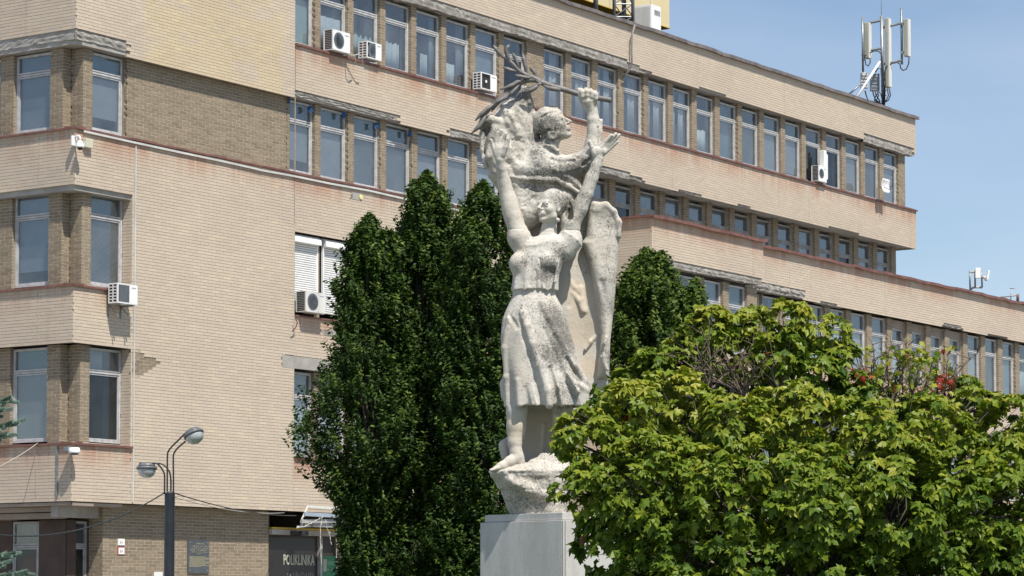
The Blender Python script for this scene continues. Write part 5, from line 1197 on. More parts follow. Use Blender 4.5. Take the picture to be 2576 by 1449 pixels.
# ================================================================ the monument: carved as distance fields, then meshed
YS = 38.0; KS = YS/F; TE = .15
def c1(x, y): return (1140.3 + .3703*x, 67.1 + .3703*y)
def c2(x, y): return (1140.3 + .3703*x, 469.6 + .3703*y)
def c3(x, y): return (1140.3 + .3703*x, 912.3 + .3703*y)
def c4(x, y): return (1194.0 + .2778*x, 80.5 + .2778*y)
def P3(q, w): x, y = q; return np.array((x, y + w*(HY - y)/F, w), float)     # seen there, w in front of the figure's plane
class Field:
    def __init__(s, lo, hi, h=2.0):
        s.h = h; s.lo = np.array(lo, float); n = ((np.array(hi) - s.lo)/h).astype(int) + 1; s.n = n
        s.f = np.full(n, 60.0, np.float32)
        s.ax = [s.lo[i] + h*np.arange(n[i]) for i in range(3)]
    def win(s, lo, hi):
        a = np.clip(((np.array(lo) - s.lo)/s.h).astype(int), 0, s.n - 1); b = np.clip(((np.array(hi) - s.lo)/s.h).astype(int) + 2, 1, s.n)
        sl = tuple(slice(int(i), int(j)) for i, j in zip(a, b))
        X = s.ax[0][sl[0]][:, None, None].astype(np.float32); Y = s.ax[1][sl[1]][None, :, None].astype(np.float32); W = s.ax[2][sl[2]][None, None, :].astype(np.float32)
        return sl, X, Y, W
    def put(s, sl, g, k, op):
        f = s.f[sl]
        if f.size == 0: return
        if op == 'add':
            h = np.clip(.5 + .5*(f - g)/k, 0, 1); s.f[sl] = f*(1 - h) + g*h - k*h*(1 - h)
        else:
            g = -g; h = np.clip(.5 - .5*(f - g)/k, 0, 1); s.f[sl] = f*(1 - h) + g*h + k*h*(1 - h)
    def ell(s, c, r, k=5, op='add', R=None):
        c = np.array(c, float); r = np.broadcast_to(np.array(r, float), (3,)); m = r.max() + k*2 + 4
        sl, X, Y, W = s.win(c - m, c + m); x, y, w = X - c[0], Y - c[1], W - c[2]
        if R is not None: x, y, w = (R[i][0]*x + R[i][1]*y + R[i][2]*w for i in range(3))
        q = np.sqrt((x/r[0])**2 + (y/r[1])**2 + (w/r[2])**2); s.put(sl, ((q - 1)*r.min()).astype(np.float32), k, op)
    def cone(s, a, b, ra, rb, k=4, op='add', flat=1.0):
        a, b = np.array(a, float), np.array(b, float); m = max(ra, rb) + 2*k + 4
        sl, X, Y, W = s.win(np.minimum(a, b) - m, np.maximum(a, b) + m); d = b - a; L = max(1e-6, d @ d)
        t = np.clip(((X - a[0])*d[0] + (Y - a[1])*d[1] + (W - a[2])*d[2])/L, 0, 1)
        q = np.sqrt((X - a[0] - t*d[0])**2 + (Y - a[1] - t*d[1])**2 + ((W - a[2] - t*d[2])/flat)**2) - (ra + (rb - ra)*t)
        s.put(sl, q.astype(np.float32), k, op)
    def chain(s, pts, rs, k=4, op='add', flat=1.0):
        rs = [rs]*len(pts) if np.isscalar(rs) else list(rs)
        if len(rs) == 2 and len(pts) > 2: rs = list(np.linspace(rs[0], rs[1], len(pts)))
        for i in range(len(pts) - 1): s.cone(pts[i], pts[i+1], rs[i], rs[i+1], k, op, flat)
    def loft(s, sec, k=5, op='add', fold=None, cap=3.0):
        """sections (y, x_left, x_right, w_centre, w_radius)"""
        S = np.array(sec, float); y0, y1 = S[0, 0], S[-1, 0]; m = 14
        sl, X, Y, W = s.win((S[:, 1].min() - m, y0 - m, (S[:, 3] - S[:, 4]).min() - m), (S[:, 2].max() + m, y1 + m, (S[:, 3] + S[:, 4]).max() + m))
        yy = Y[0, :, 0]; f = lambda j: np.interp(yy, S[:, 0], S[:, j])[None, :, None]
        cx, rx, cw, rw = (f(1) + f(2))/2, (f(2) - f(1))/2, f(3), f(4)
        q = np.sqrt(((X - cx)/rx)**2 + ((W - cw)/rw)**2); g = (q - 1)*np.minimum(rx, rw)
        if fold is not None: g = g - fold(np.arctan2(W - cw, X - cx), Y)
        g = np.maximum(g, np.maximum(y0 - Y, Y - y1)*1.0); s.put(sl, g.astype(np.float32), k, op)
    def poly(s, pts, w0, H, sft, k=5, op='add', bend=None):
        pts = np.array(pts, float); m = 10; lo, hi = pts.min(0), pts.max(0)
        sl, X, Y, W = s.win((lo[0] - m, lo[1] - m, w0 - H*2 - 60), (hi[0] + m, hi[1] + m, w0 + H*2 + 60))
        x, y = np.broadcast_arrays(X[:, :, 0], Y[:, :, 0]); d = np.full(x.shape, 1e9); ins = np.zeros(x.shape, bool); n = len(pts)
        for i in range(n):
            a, b = pts[i], pts[(i+1) % n]; e = b - a; t = np.clip(((x - a[0])*e[0] + (y - a[1])*e[1])/(e @ e + 1e-9), 0, 1)
            d = np.minimum(d, np.hypot(x - a[0] - t*e[0], y - a[1] - t*e[1]))
            c = ((a[1] > y) != (b[1] > y)) & (x < (b[0] - a[0])*(y - a[1])/(b[1] - a[1] + 1e-12) + a[0]); ins ^= c
        u = np.clip(d/sft, 0, 1); h = np.where(ins, H*np.sqrt(1 - (1 - u)**2), -d)
        wc = w0 if bend is None else w0 + bend(x, y)[:, :, None]
        g = np.abs(W - wc) - h[:, :, None]; g = np.where(ins[:, :, None], np.maximum(g*.8, -d[:, :, None]), np.maximum(g*.7, d[:, :, None])); s.put(sl, g.astype(np.float32), k, op)
    def noise(s, amp, scale, seed=0, mask=None):
        """roughen the surface with smooth value noise"""
        r = np.random.default_rng(seed); dims = [max(3, int(s.n[i]*s.h/scale) + 3) for i in range(3)]; g = r.normal(size=dims).astype(np.float32)
        for ax in range(3):
            p = s.h*np.arange(s.n[ax])/scale; i0 = np.floor(p).astype(int); t = (p - i0).astype(np.float32); t = t*t*(3 - 2*t)
            a = np.take(g, i0, axis=ax); b = np.take(g, i0 + 1, axis=ax); sh = [1, 1, 1]; sh[ax] = -1; g = a + (b - a)*t.reshape(sh)
        s.f += amp*g if mask is None else amp*g*mask
    def mesh(s):
        f = s.f; sg = f < 0; n0, n1, n2 = s.n - 1
        cs = np.zeros((n0, n1, n2), np.int8)
        for i in (0, 1):
            for j in (0, 1):
                for k in (0, 1): cs += sg[i:i+n0, j:j+n1, k:k+n2]
        act = (cs > 0) & (cs < 8); idx = np.argwhere(act); vid = np.full((n0, n1, n2), -1, np.int64); vid[act] = np.arange(len(idx))
        acc = np.zeros((len(idx), 3)); cnt = np.zeros(len(idx)); I, J, K_ = idx.T
        cor = [(i, j, k) for i in (0, 1) for j in (0, 1) for k in (0, 1)]
        for a in cor:
            for ax in range(3):
                if a[ax]: continue
                b = list(a); b[ax] = 1
                fa = f[I+a[0], J+a[1], K_+a[2]]; fb = f[I+b[0], J+b[1], K_+b[2]]; c = (fa < 0) != (fb < 0)
                t = np.where(c, fa/(fa - fb + 1e-12), 0); p = np.zeros((len(idx), 3)); p += np.array(a); p[:, ax] += t
                acc[c] += p[c]; cnt[c] += 1
        V = (idx + acc/np.maximum(cnt, 1)[:, None])*s.h + s.lo
        Fs = []
        for ax in range(3):
            o1, o2 = [(1, 2), (2, 0), (0, 1)][ax]
            sl0 = [slice(None)]*3; sl1 = [slice(None)]*3; sl0[ax] = slice(0, -1); sl1[ax] = slice(1, None)
            A_, B_ = sg[tuple(sl0)], sg[tuple(sl1)]; e = np.argwhere(A_ != B_); d1 = np.zeros(3, int); d2 = np.zeros(3, int); d1[o1] = 1; d2[o2] = 1
            ok = (e[:, o1] > 0) & (e[:, o2] > 0) & (e[:, o1] < s.n[o1] - 1) & (e[:, o2] < s.n[o2] - 1); e = e[ok]
            q = [e - d1 - d2, e - d2, e, e - d1]; q = np.stack([vid[tuple(z.T)] for z in q], 1)
            inside = A_[tuple(e.T)]; q[~inside] = q[~inside][:, ::-1]; Fs.append(q)
        Fs = np.concatenate(Fs); return V, Fs[(Fs >= 0).all(1)]
ST0 = at(1330, 1528, YS); ST0.z = EYE
def carve(field, name, m, parent, lich_shade):
    V, Fq = field.mesh()
    W_ = np.stack([(V[:, 0] - 1330)*KS, -V[:, 2]*KS, (HY - V[:, 1])*KS], 1)
    g = Geo(); g.add(W_, Fq[:, ::-1], 0, np.clip(lich_shade(V), 0, 1)); o = g.obj(name, m, parent, smooth=True); return o

def head(Fd, c, f, up, H, man=False):
    f = np.array(f, float); f /= np.linalg.norm(f); up = np.array(up, float); up -= f*(up @ f); up /= np.linalg.norm(up); sd = np.cross(up, f)
    R = np.stack([f, sd, up]); q = lambda a, b, cc: np.array(c) + (f*a + sd*b + up*cc)*H
    E = lambda p, r, k=3, op='add': Fd.ell(q(*p), np.array(r)*H, k, op, R)
    Cn = lambda a, b, ra, rb, k=2.0, op='add': Fd.cone(q(*a), q(*b), ra*H, rb*H, k, op)
    E((-.08, 0, .12), (.40, .335, .37), 4); E((.10, 0, -.12), (.25, .275, .34), 6); E((.22, 0, -.37), (.11, .12, .10), 6)
    Cn((.05, .20, -.30), (.22, .04, -.38), .09, .08, 6); Cn((.05, -.20, -.30), (.22, -.04, -.38), .09, .08, 6)
    for b in (-1, 1): E((.20, b*.14, -.12), (.13, .12, .11), 5)
    Cn((.30, -.14, .06), (.30, .14, .06), .055, .055, 4)
    for b in (-1, 1): E((.385, b*.13, -.012), (.085, .095, .060), 2.5, 'sub'); E((.275, b*.13, -.012), (.085, .082, .056), 1.2); Cn((.325, b*.22, .022), (.360, b*.06, .034), .017, .018, 1.2); Cn((.32, b*.21, -.055), (.345, b*.06, -.055), .013, .013, 1.2)
    Cn((.33, 0, .05), (.455, 0, -.115), .030, .045, 3); 
    for b in (-1, 1): E((.385, b*.045, -.135), (.045, .032, .032), 2)
    E((.40, .035, -.165), (.02, .016, .02), 1, 'sub'); E((.40, -.035, -.165), (.02, .016, .02), 1, 'sub')
    E((.315, 0, -.25), (.085, .125, .085), 4); Cn((.365, -.07, -.228), (.385, 0, -.222), .018, .024, 1.5); Cn((.365, .07, -.228), (.385, 0, -.222), .018, .024, 1.5)
    Cn((.355, -.055, -.285), (.372, 0, -.290), .020, .026, 1.5); Cn((.355, .055, -.285), (.372, 0, -.290), .020, .026, 1.5)
    Cn((.40, -.085, -.250), (.40, .085, -.250), .014, .014, 1, 'sub'); E((.30, 0, -.335), (.04, .07, .016), 2, 'sub'); E((.285, 0, -.405), (.075, .085, .065), 4)
    for b in (-1, 1):
        E((-.02, b*.30, -.05), (.075, .035, .115), 2); E((.0, b*.335, -.045), (.035, .02, .065), 1.5, 'sub'); E((-.0, b*.315, -.15), (.03, .03, .03), 2)
    return q, R, sd

# ---------------------------------------------------------------- the woman
fw = Field((1185, 305, -95), (1575, 1215, 100), 1.8)
sk = [(c2(0, a)[1], 1140.3 + .3703*l, 1140.3 + .3703*r_, w, rw) for a, l, r_, w, rw in (
    (698, 408, 692, 2, 40), (740, 402, 700, 2, 42), (800, 374, 735, 3, 50), (850, 352, 755, 4, 55), (900, 334, 772, 5, 58), (1000, 320, 800, 5, 62), (1100, 319, 832, 5, 64), (1200, 330, 862, 5, 66), (1300, 338, 908, 6, 68), (1400, 345, 922, 6, 70), (1496, 360, 915, 6, 70))]
def fold(a, y):
    u = np.clip((y - c2(0, 800)[1])/260.0, 0, 1); return 3.4*u*np.sin(a*6 + y*.018 + .9) + 2.0*u*np.sin(a*11 - y*.02)
fw.loft(sk, 5, fold=fold)
SK = np.array(sk)
def onsk(x, y, up=0.0):
    X, Y = c2(x, y); cx = (np.interp(Y, SK[:, 0], SK[:, 1]) + np.interp(Y, SK[:, 0], SK[:, 2]))/2; rx = (np.interp(Y, SK[:, 0], SK[:, 2]) - np.interp(Y, SK[:, 0], SK[:, 1]))/2
    t = max(0.02, 1 - ((X - cx)/rx)**2); return np.array((X, Y, np.interp(Y, SK[:, 0], SK[:, 3]) + np.interp(Y, SK[:, 0], SK[:, 4])*math.sqrt(t) + up))
for pts, r0, r1, up in ((((470, 870), (500, 960), (540, 1080), (590, 1230), (640, 1400), (652, 1492)), 7, 12, -3), (((600, 800), (650, 900), (700, 1000), (760, 1120), (820, 1230), (890, 1325)), 6, 8, -3),
    (((520, 1200), (556, 1330), (580, 1490)), 4, 7, -1), (((690, 1150), (750, 1290), (835, 1400)), 5, 9, -1), (((380, 900), (350, 1100), (360, 1300), (372, 1490)), 5, 7, -3), (((760, 1290), (830, 1350), (900, 1385)), 5, 6, 0), (((705, 1370), (735, 1490)), 5, 8, 0), (((440, 1330), (450, 1490)), 4, 7, 0)):
    fw.chain([onsk(x, y, up + 3) for x, y in pts], (r0, r1), 8)
for pts, r0, r1 in ((((455, 930), (480, 1050), (528, 1200), (552, 1330), (600, 1490)), 3, 8), (((620, 980), (690, 1140), (735, 1260), (800, 1400), (840, 1490)), 4, 9), (((655, 1250), (690, 1400), (700, 1495)), 4, 8), (((385, 885), (430, 965)), 2, 4), (((400, 1350), (405, 1495)), 3, 6), (((490, 1380), (505, 1495)), 3, 7), (((770, 1180), (860, 1330)), 3, 5)):
    fw.chain([onsk(x, y, 2.5) for x, y in pts], (r0*1.25, r1*1.25), 6, 'sub')
# hollow below the hem
hs = [(c2(0, a)[1], SK[-1, 1] + 12, SK[-1, 2] - 12, 4, rw) for a, rw in ((1405, 40), (1440, 52), (1500, 57), (1520, 57))]; fw.loft(hs, 3, 'sub')
bl = [(c2(0, a)[1], 1140.3 + .3703*l, 1140.3 + .3703*r_, w, rw) for a, l, r_, w, rw in (
    (322, 580, 730, 0, 22), (345, 500, 790, -2, 32), (375, 440, 812, -3, 38), (420, 428, 792, -2, 40), (470, 412, 765, 0, 42), (530, 404, 738, 2, 43), (590, 403, 718, 3, 43), (640, 400, 714, 3, 44), (680, 394, 716, 3, 46), (702, 392, 717, 3, 47))]
fw.loft(bl, 3, fold=lambda a, y: 1.2*np.sin(a*9 + y*.03)*np.clip((y - 640)/60, 0, 1) + .8*np.sin(a*17)*np.clip((y - 660)/60, 0, 1))
fw.ell(P3(c2(436, 512), 20), (21, 25, 22), 12); fw.ell(P3(c2(640, 505), 30), (27, 23, 22), 10)
for a, b in (((530, 470), (520, 660)), ((590, 480), (600, 690)), ((690, 590), (670, 695)), ((460, 560), (455, 690)), ((560, 560), (562, 690))): fw.cone(P3(c2(*a), 45), P3(c2(*b), 48), 2, 3, 4, 'sub')
for a, b in (((500, 500), (490, 690)), ((640, 560), (640, 690)), ((720, 480), (690, 640))): fw.cone(P3(c2(*a), 38), P3(c2(*b), 43), 3, 4, 5)
fw.chain([P3(c2(500, 392), 27), P3(c2(560, 386), 33), P3(c2(640, 362), 32), P3(c2(715, 325), 17)], 2.6, 5)
# sleeves and arms
fw.cone(P3(c2(490, 410), -2), P3(c2(448, 335), 0), 28, 31, 8); fw.chain([P3(c2(380, 336), 2), P3(c2(400, 308), 16), P3(c2(440, 296), 23), P3(c2(480, 300), 19), P3(c2(505, 314), 6)], 4.5, 3); fw.cone(P3(c2(410, 372), 2), P3(c2(470, 395), 18), 10, 8, 5)
fw.cone(P3(c2(755, 420), -4), P3(c2(795, 355), -4), 30, 32, 8); fw.chain([P3(c2(738, 312), 2), P3(c2(762, 304), 16), P3(c2(800, 320), 24), P3(c2(840, 350), 20), P3(c2(868, 388), 4)], 4.5, 3)
fw.chain([P3(c2(455, 370), 0), P3(c2(440, 300), 0), P3(c1(408, 1280), 0), P3(c1(372, 1150), 0), P3(c1(346, 1040), 4), P3(c1(325, 945), 18), P3(c1(316, 885), 28)], [24, 24.5, 22, 19.5, 16.5, 12.5, 11], 5)
fw.ell(P3(c1(385, 1210), 3), (20, 34, 19), 8)
fw.chain([P3(c2(800, 370), -5), P3(c1(800, 1325), -2), P3(c1(860, 1220), 2), P3(c1(905, 1120), 4), P3(c1(945, 1010), 6), P3(c1(978, 920), 8), P3(c1(990, 875), 10)], [26, 24, 21, 17.5, 16, 13, 11.5], 5)
# hands
H4 = lambda x, y, w: P3(c4(x, y), w + (18 if x < 400 else 0))
def finger(pts, rs, k=1.6): fw.chain(pts, rs, k)
fw.ell(H4(222, 1050, 14), (17, 24, 9), 4); fw.cone(H4(232, 1120, 12), H4(228, 1030, 14), 11, 14, 4, flat=.7)
finger([H4(180, 1050, 14), H4(160, 1000, 15), H4(148, 950, 20)], [6, 5, 4]); finger([H4(198, 1010, 14), H4(196, 940, 15), H4(208, 878, 20)], [6.2, 5.4, 4.2])
finger([H4(224, 1000, 15), H4(228, 925, 16), H4(240, 862, 22)], [6.4, 5.6, 4.4]); finger([H4(248, 1010, 15), H4(262, 945, 17), H4(282, 890, 23)], [6.2, 5.4, 4.2]); finger([H4(252, 1085, 16), H4(282, 1015, 22), H4(302, 950, 26)], [8.5, 7, 5])
fw.cone(H4(1132, 1115, 11), H4(1120, 1055, 14), 12, 14, 4, flat=.7); fw.cone(H4(1100, 1070, 14), H4(1165, 1050, 14), 11, 12, 4, flat=.7)
finger([H4(1092, 1080, 15), H4(1066, 1015, 18), H4(1048, 965, 21)], [8, 6, 4.4]); finger([H4(1140, 1040, 15), H4(1192, 965, 17), H4(1244, 905, 22)], [6.8, 5.6, 4.3]); finger([H4(1158, 1040, 13), H4(1224, 962, 13), H4(1284, 893, 17)], [6.8, 5.8, 4.4])
finger([H4(1170, 1052, 11), H4(1244, 978, 9), H4(1316, 902, 12)], [6.6, 5.6, 4.3]); finger([H4(1176, 1072, 10), H4(1246, 1012, 6), H4(1300, 966, 8)], [6.4, 5.3, 4])
# neck and head
fw.cone(P3(c2(660, 225), 4), P3(c2(640, 345), 2), 17.5, 23, 7); fw.cone(P3(c2(618, 250), 10), P3(c2(590, 345), 16), 4, 4, 5)
q, R, sd_ = head(fw, P3((1387, 513), 10), (-.74, -.05, .67), (.06, -1, .03), 93)
for (x, y, w, rx, ry, rw) in ((708, 74, -14, 27, 24, 27), (662, 36, -16, 24, 9, 20), (738, 118, -18, 20, 30, 24), (775, 98, -20, 26, 17, 20), (818, 104, -24, 22, 11, 14), (748, 180, -14, 12, 22, 18), (725, 55, -12, 24, 12, 22)): fw.ell(P3(c2(x, y), w), (rx, ry, rw), 4)
r = np.random.default_rng(3)
for i in range(26):      # locks of hair
    x, y = 665 + r.random()*130, 18 + r.random()*60; a = P3(c2(x, y), 14 - (x - 650)*.13); b = P3(c2(x + 35 + r.random()*45, y + 20 + r.random()*40), 12 - (x - 610)*.14); fw.cone(a, b, 2.4, 1.8, 1.5)
for i in range(14):
    x = 690 + r.random()*90; y = 60 + r.random()*80; a = P3(c2(x, y), 26 - (x - 610)*.15); b = P3(c2(x + 30 + r.random()*30, y + 30 + r.random()*40), 16 - (x - 610)*.15); fw.cone(a, b, 2, 1.6, 1.5, 'sub')
fw.ell(P3(c2(712, 214), 26), 5.5, 1.5)
fw.ell(P3(c2(800, 190), 4), (14, 26, 18), 3, 'sub')
# legs and feet
fw.chain([P3(c3(440, 240), 14), P3(c3(432, 330), 18), P3(c3(425, 430), 18), P3(c3(418, 540), 20), P3(c3(425, 605), 22), P3(c3(447, 672), 20)], [28, 26, 23, 17.5, 15, 15], 6)
fw.ell(P3(c3(448, 420), 8), (18, 42, 20), 8)
fw.chain([P3(c3(440, 640), 24), P3(c3(385, 672), 32), P3(c3(330, 705), 40), P3(c3(290, 725), 44)], [14, 13, 11, 8.5], 6); fw.cone(P3(c3(450, 700), 18), P3(c3(360, 712), 34), 10, 9, 5)
for i in range(5): fw.cone(P3(c3(308 - i*3, 716 + i*4), 50 - i*7), P3(c3(258 - i*2 + i*i*3, 732 + i*3), 54 - i*8), 5 - i*.4, 4.6 - i*.5, 1.5)
fw.chain([P3(c3(740, 240), -6), P3(c3(740, 420), -8), P3(c3(735, 640), -10), P3(c3(690, 690), 10)], [27, 23, 15, 10], 6)
for y_, x0_, x1_ in ((c2(0, 283)[1], 1280, 1330), (c2(0, 290)[1], 1425, 1470), (c2(0, 280)[1], 1360, 1405)):    # joints between the carved blocks
    sl, X, Y, W_ = fw.win((x0_, y_ - 6, -60), (x1_, y_ + 6, 60)); fw.f[sl] += (1.6*np.exp(-((Y - y_)/1.5)**2)).astype(np.float32)
fw.noise(.10, 9, 1); fw.noise(.08, 4, 2)

# ---------------------------------------------------------------- the man, the rock he leans from
fm = Field((1185, 195, -120), (1520, 610, 60), 2.0)
mass = [c4(*p) for p in ((235, 600), (300, 562), (385, 530), (428, 462), (470, 446), (500, 485), (530, 640), (556, 735), (600, 900), (620, 1080), (700, 1180), (850, 1290), (950, 1370), (1010, 1450))] + [c1(*p) for p in ((880, 1160), (800, 1230), (600, 1330), (480, 1400), (400, 1400), (352, 1240), (320, 1120), (262, 1040), (232, 1000))] + [c4(*p) for p in ((120, 1240), (68, 1150), (45, 1020), (34, 900), (60, 795), (100, 752), (155, 742))]
mass = [tuple(P3(p, -48)[:2]) for p in mass]
fm.poly(mass, -52, 46, 52, 4, bend=lambda x, y: 3*np.sin((x - 1200)*.045 + 1) + 3*np.sin(y*.05))
h4 = lambda x, y, w: P3(c4(x, y), w)
fm.chain([h4(62, 840, -22), h4(95, 775, -14), h4(150, 752, -10), h4(215, 775, -12)], [7, 9, 10, 8], 4); fm.ell(h4(115, 860, -10), (15, 22, 16), 4, 'sub'); fm.chain([h4(70, 900, -18), h4(62, 1050, -20), h4(95, 1200, -22)], [6, 5, 4], 4)
fm.chain([h4(480, 480, -28), h4(505, 600, -24), h4(535, 740, -24)], [7, 8, 7], 3); fm.chain([h4(455, 560, -16), h4(500, 720, -14)], 3, 4, 'sub')
for a, b, c_, rr in (((250, 640), (330, 760), (400, 900), 6), ((250, 900), (330, 1100), (430, 1230), 6), ((170, 800), (150, 930), (120, 1100), 6)): fm.chain([h4(*a, -14), h4(*b, -10), h4(*c_, -10)], rr, 14)
for a, b in (((290, 700), (360, 880)), ((400, 760), (460, 900)), ((220, 860), (260, 1010)), ((330, 950), (400, 1150)), ((480, 1000), (500, 1180))): fm.cone(h4(*a, 0), h4(*b, 2), 4, 4, 8, 'sub')
# chest, drapery edge below it
shelf = [tuple(P3(c4(*p), -30)[:2]) for p in ((340, 1150), (470, 1120), (620, 1060), (760, 1130), (900, 1230), (960, 1330), (1000, 1440), (880, 1400), (760, 1335), (600, 1322), (450, 1308), (335, 1288))]
fm.poly(shelf, -26, 30, 26, 8)
fm.chain([h4(600, 1120, -34), h4(640, 1190, -30), h4(760, 1215, -24), h4(900, 1195, -20), h4(1030, 1130, -14)], [40, 42, 33, 30, 27], 8)
fm.chain([h4(1040, 1120, -14), h4(1078, 1000, -10), h4(1088, 860, -8), h4(1080, 760, -6), h4(1072, 690, -6)], [26, 20.5, 16.5, 15, 13.5], 6)
fm.chain([h4(1160, 790, -10), h4(1150, 880, -12), h4(1140, 985, -12)], [10, 11, 9], 3); fm.cone(h4(1125, 830, 4), h4(1118, 980, 4), 2.5, 3, 2, 'sub')
for a, b, c_ in (((700, 1130), (800, 1150), (900, 1140)), ((720, 1250), (840, 1270), (960, 1220)), ((940, 1120), (1000, 1060), (1040, 990)), ((980, 1180), (1050, 1120), (1090, 1040))): fm.chain([h4(*a, 6), h4(*b, 8), h4(*c_, 8)], 3.5, 5, 'sub')
fm.chain([h4(330, 1285, -10), h4(450, 1303, -4), h4(600, 1318, 0), h4(740, 1318, 2), h4(860, 1372, 0), h4(985, 1455, -6)], [4, 5, 6, 6, 6, 6], 7)
fm.chain([h4(400, 1362, -2), h4(560, 1385, 4), h4(720, 1390, 6), h4(840, 1440, 2)], [8, 14, 14, 8], 6, 'sub')
fm.ell(h4(845, 1300, -30), (12, 9, 12), 3)
# neck, collar, head, cap
fm.cone(h4(690, 950, -26), h4(630, 1110, -32), 25, 34, 8)
fm.cone(h4(640, 1090, -26), h4(750, 1160, -20), 26, 24, 8); fm.chain([h4(645, 1000, 2), h4(700, 1010, 4), h4(750, 1045, 1), h4(790, 1098, -6)], [4, 4.5, 4.5, 3], 4)
q, R, sd_ = head(fm, P3((1391, 305), -22), (.88, -.38, .18), (-.36, -.92, .05), 99, True)
QM = q
for i in range(6): fm.chain([h4(628 + i*2, 775 + i*14, 6), h4(668 + i, 766 + i*14, 8), h4(712, 775 + i*13, 6)], 2.2, 1.2)
fm.chain([h4(575, 735, -22), h4(650, 690, -20), h4(735, 682, -20)], [12, 15, 12], 6); fm.chain([h4(745, 664, -16), h4(775, 700, -12), h4(806, 748, -16)], [5, 5, 4], 3)
fm.chain([h4(600, 745, 4), h4(680, 700, 6), h4(748, 690, 2)], 2.2, 2, 'sub')
fm.ell(h4(703, 905, 8), (13, 12, 4), 1.5); fm.ell(h4(706, 903, 12), (8, 7, 4), 1.5, 'sub'); fm.cone(h4(668, 880, 8), h4(690, 935, 9), 2.6, 3, 1.5)
# fist round the branch
fm.cone(h4(1072, 690, -6), h4(1045, 600, -4), 14.5, 21, 6); fm.ell(h4(1036, 568, -5), (22, 16, 17), 5)
for i, (x, y) in enumerate(((978, 512), (1022, 505), (1064, 514), (1102, 532))): fm.chain([h4(x - 6, y - 22, 2), h4(x, y - 4, 14), h4(x + 2, y + 34, 13), h4(x + 2, y + 46, 4)], [6, 6.8, 6.3, 5], 1.4)
fm.chain([h4(985, 590, 4), h4(962, 540, 8), h4(948, 482, 4)], [7, 6, 4.5], 2)
msk = np.where((fm.ax[0][:, None, None] < 1345) | (fm.ax[1][None, :, None] > 395), 1.0, .25).astype(np.float32) + 0*fm.ax[2][None, None, :].astype(np.float32)
fm.noise(.85, 13, 3, msk); fm.noise(.45, 5.5, 4, msk)

# ---------------------------------------------------------------- drapery behind the woman
fb = Field((1240, 470, -118), (1600, 1190, 10), 2.2)
back = [c1(*p) for p in ((330, 1090), (600, 1060), (860, 1090))] + [c2(*p) for p in ((905, 110), (960, 84), (1050, 92), (1112, 145), (1150, 222), (1156, 330), (1140, 345), (1128, 480), (1112, 620), (1102, 800), (1085, 920), (1076, 1050), (1070, 1290))] + [c3(*p) for p in ((1050, 200), (960, 420), (860, 600), (760, 660), (480, 700), (345, 660), (312, 600), (305, 560), (330, 525), (372, 500), (372, 300), (325, 240), (312, 130))] + [c2(*p) for p in ((330, 1300), (400, 1000), (430, 800), (430, 500), (400, 330))] + [c1(*p) for p in ((385, 1380), (345, 1200),)]
back = [tuple(P3(p, -72)[:2]) for p in back]
fb.poly(back, -80, 19, 16, 4, bend=lambda x, y: 4*np.sin(y*.02) - 10*np.exp(-((x - 1465)/40)**2))
d2 = lambda x, y, w: P3(c2(x, y), w)
lip = [c2(*p) for p in ((925, 130), (962, 92), (1050, 96), (1110, 148), (1148, 225), (1152, 330), (1140, 345), (1128, 500), (1102, 800), (1076, 1050), (1065, 1292), (984, 1300), (992, 1190), (1010, 1000), (984, 800), (930, 500), (874, 366), (860, 390), (905, 330))]
lip_ = [c2(*p) for p in ((905, 330), (860, 390), (874, 366), (930, 500), (984, 800), (1010, 1000), (992, 1190), (984, 1300), (1065, 1292), (1076, 1050), (1102, 800), (1128, 500), (1140, 345), (1080, 325), (980, 322))]
lip = [tuple(P3(p, -48)[:2]) for p in lip]; fb.poly(lip, -54, 22, 26, 5, bend=lambda x, y: 4*np.sin(y*.03))
fb.chain([d2(925, 125, -52), d2(965, 108, -46), d2(1046, 110, -42), d2(1098, 158, -40), d2(1132, 232, -40), d2(1134, 320, -42)], [4, 7, 8, 8, 8, 6], 8)
fb.ell(d2(1030, 225, -28), (34, 36, 14), 8, 'sub')
fb.chain([d2(900, 332, -30), d2(1000, 330, -26), d2(1140, 338, -30)], 1.0, 1.2, 'sub')
fb.chain([d2(1010, 640, -26), d2(1040, 760, -24), d2(1060, 860, -26)], [6, 8, 5], 7, 'sub'); fb.chain([d2(1045, 1020, -26), d2(1015, 1150, -24), d2(1050, 1240, -26)], [5, 6, 5], 6); fb.chain([d2(1020, 1080, -22), d2(1000, 1170, -22)], 5, 5, 'sub')
for pts, rr in ((((800, 640), (830, 680), (850, 705)), 6), (((872, 680), (880, 760), (900, 840)), 5), (((820, 716), (862, 770), (885, 835)), 7), (((985, 1010), (940, 1050), (905, 1100)), 2)): fb.chain([d2(*p, -69) for p in pts], rr*.5 + 3.2, 5)
for pts in (((905, 700), (925, 900), (905, 1120)), ((860, 560), (835, 700), (800, 800)), ((800, 880), (850, 1020), (870, 1180)), ((955, 900), (965, 1050), (945, 1200))): fb.chain([d2(*p, -60) for p in pts], (2, 5), 7, 'sub')
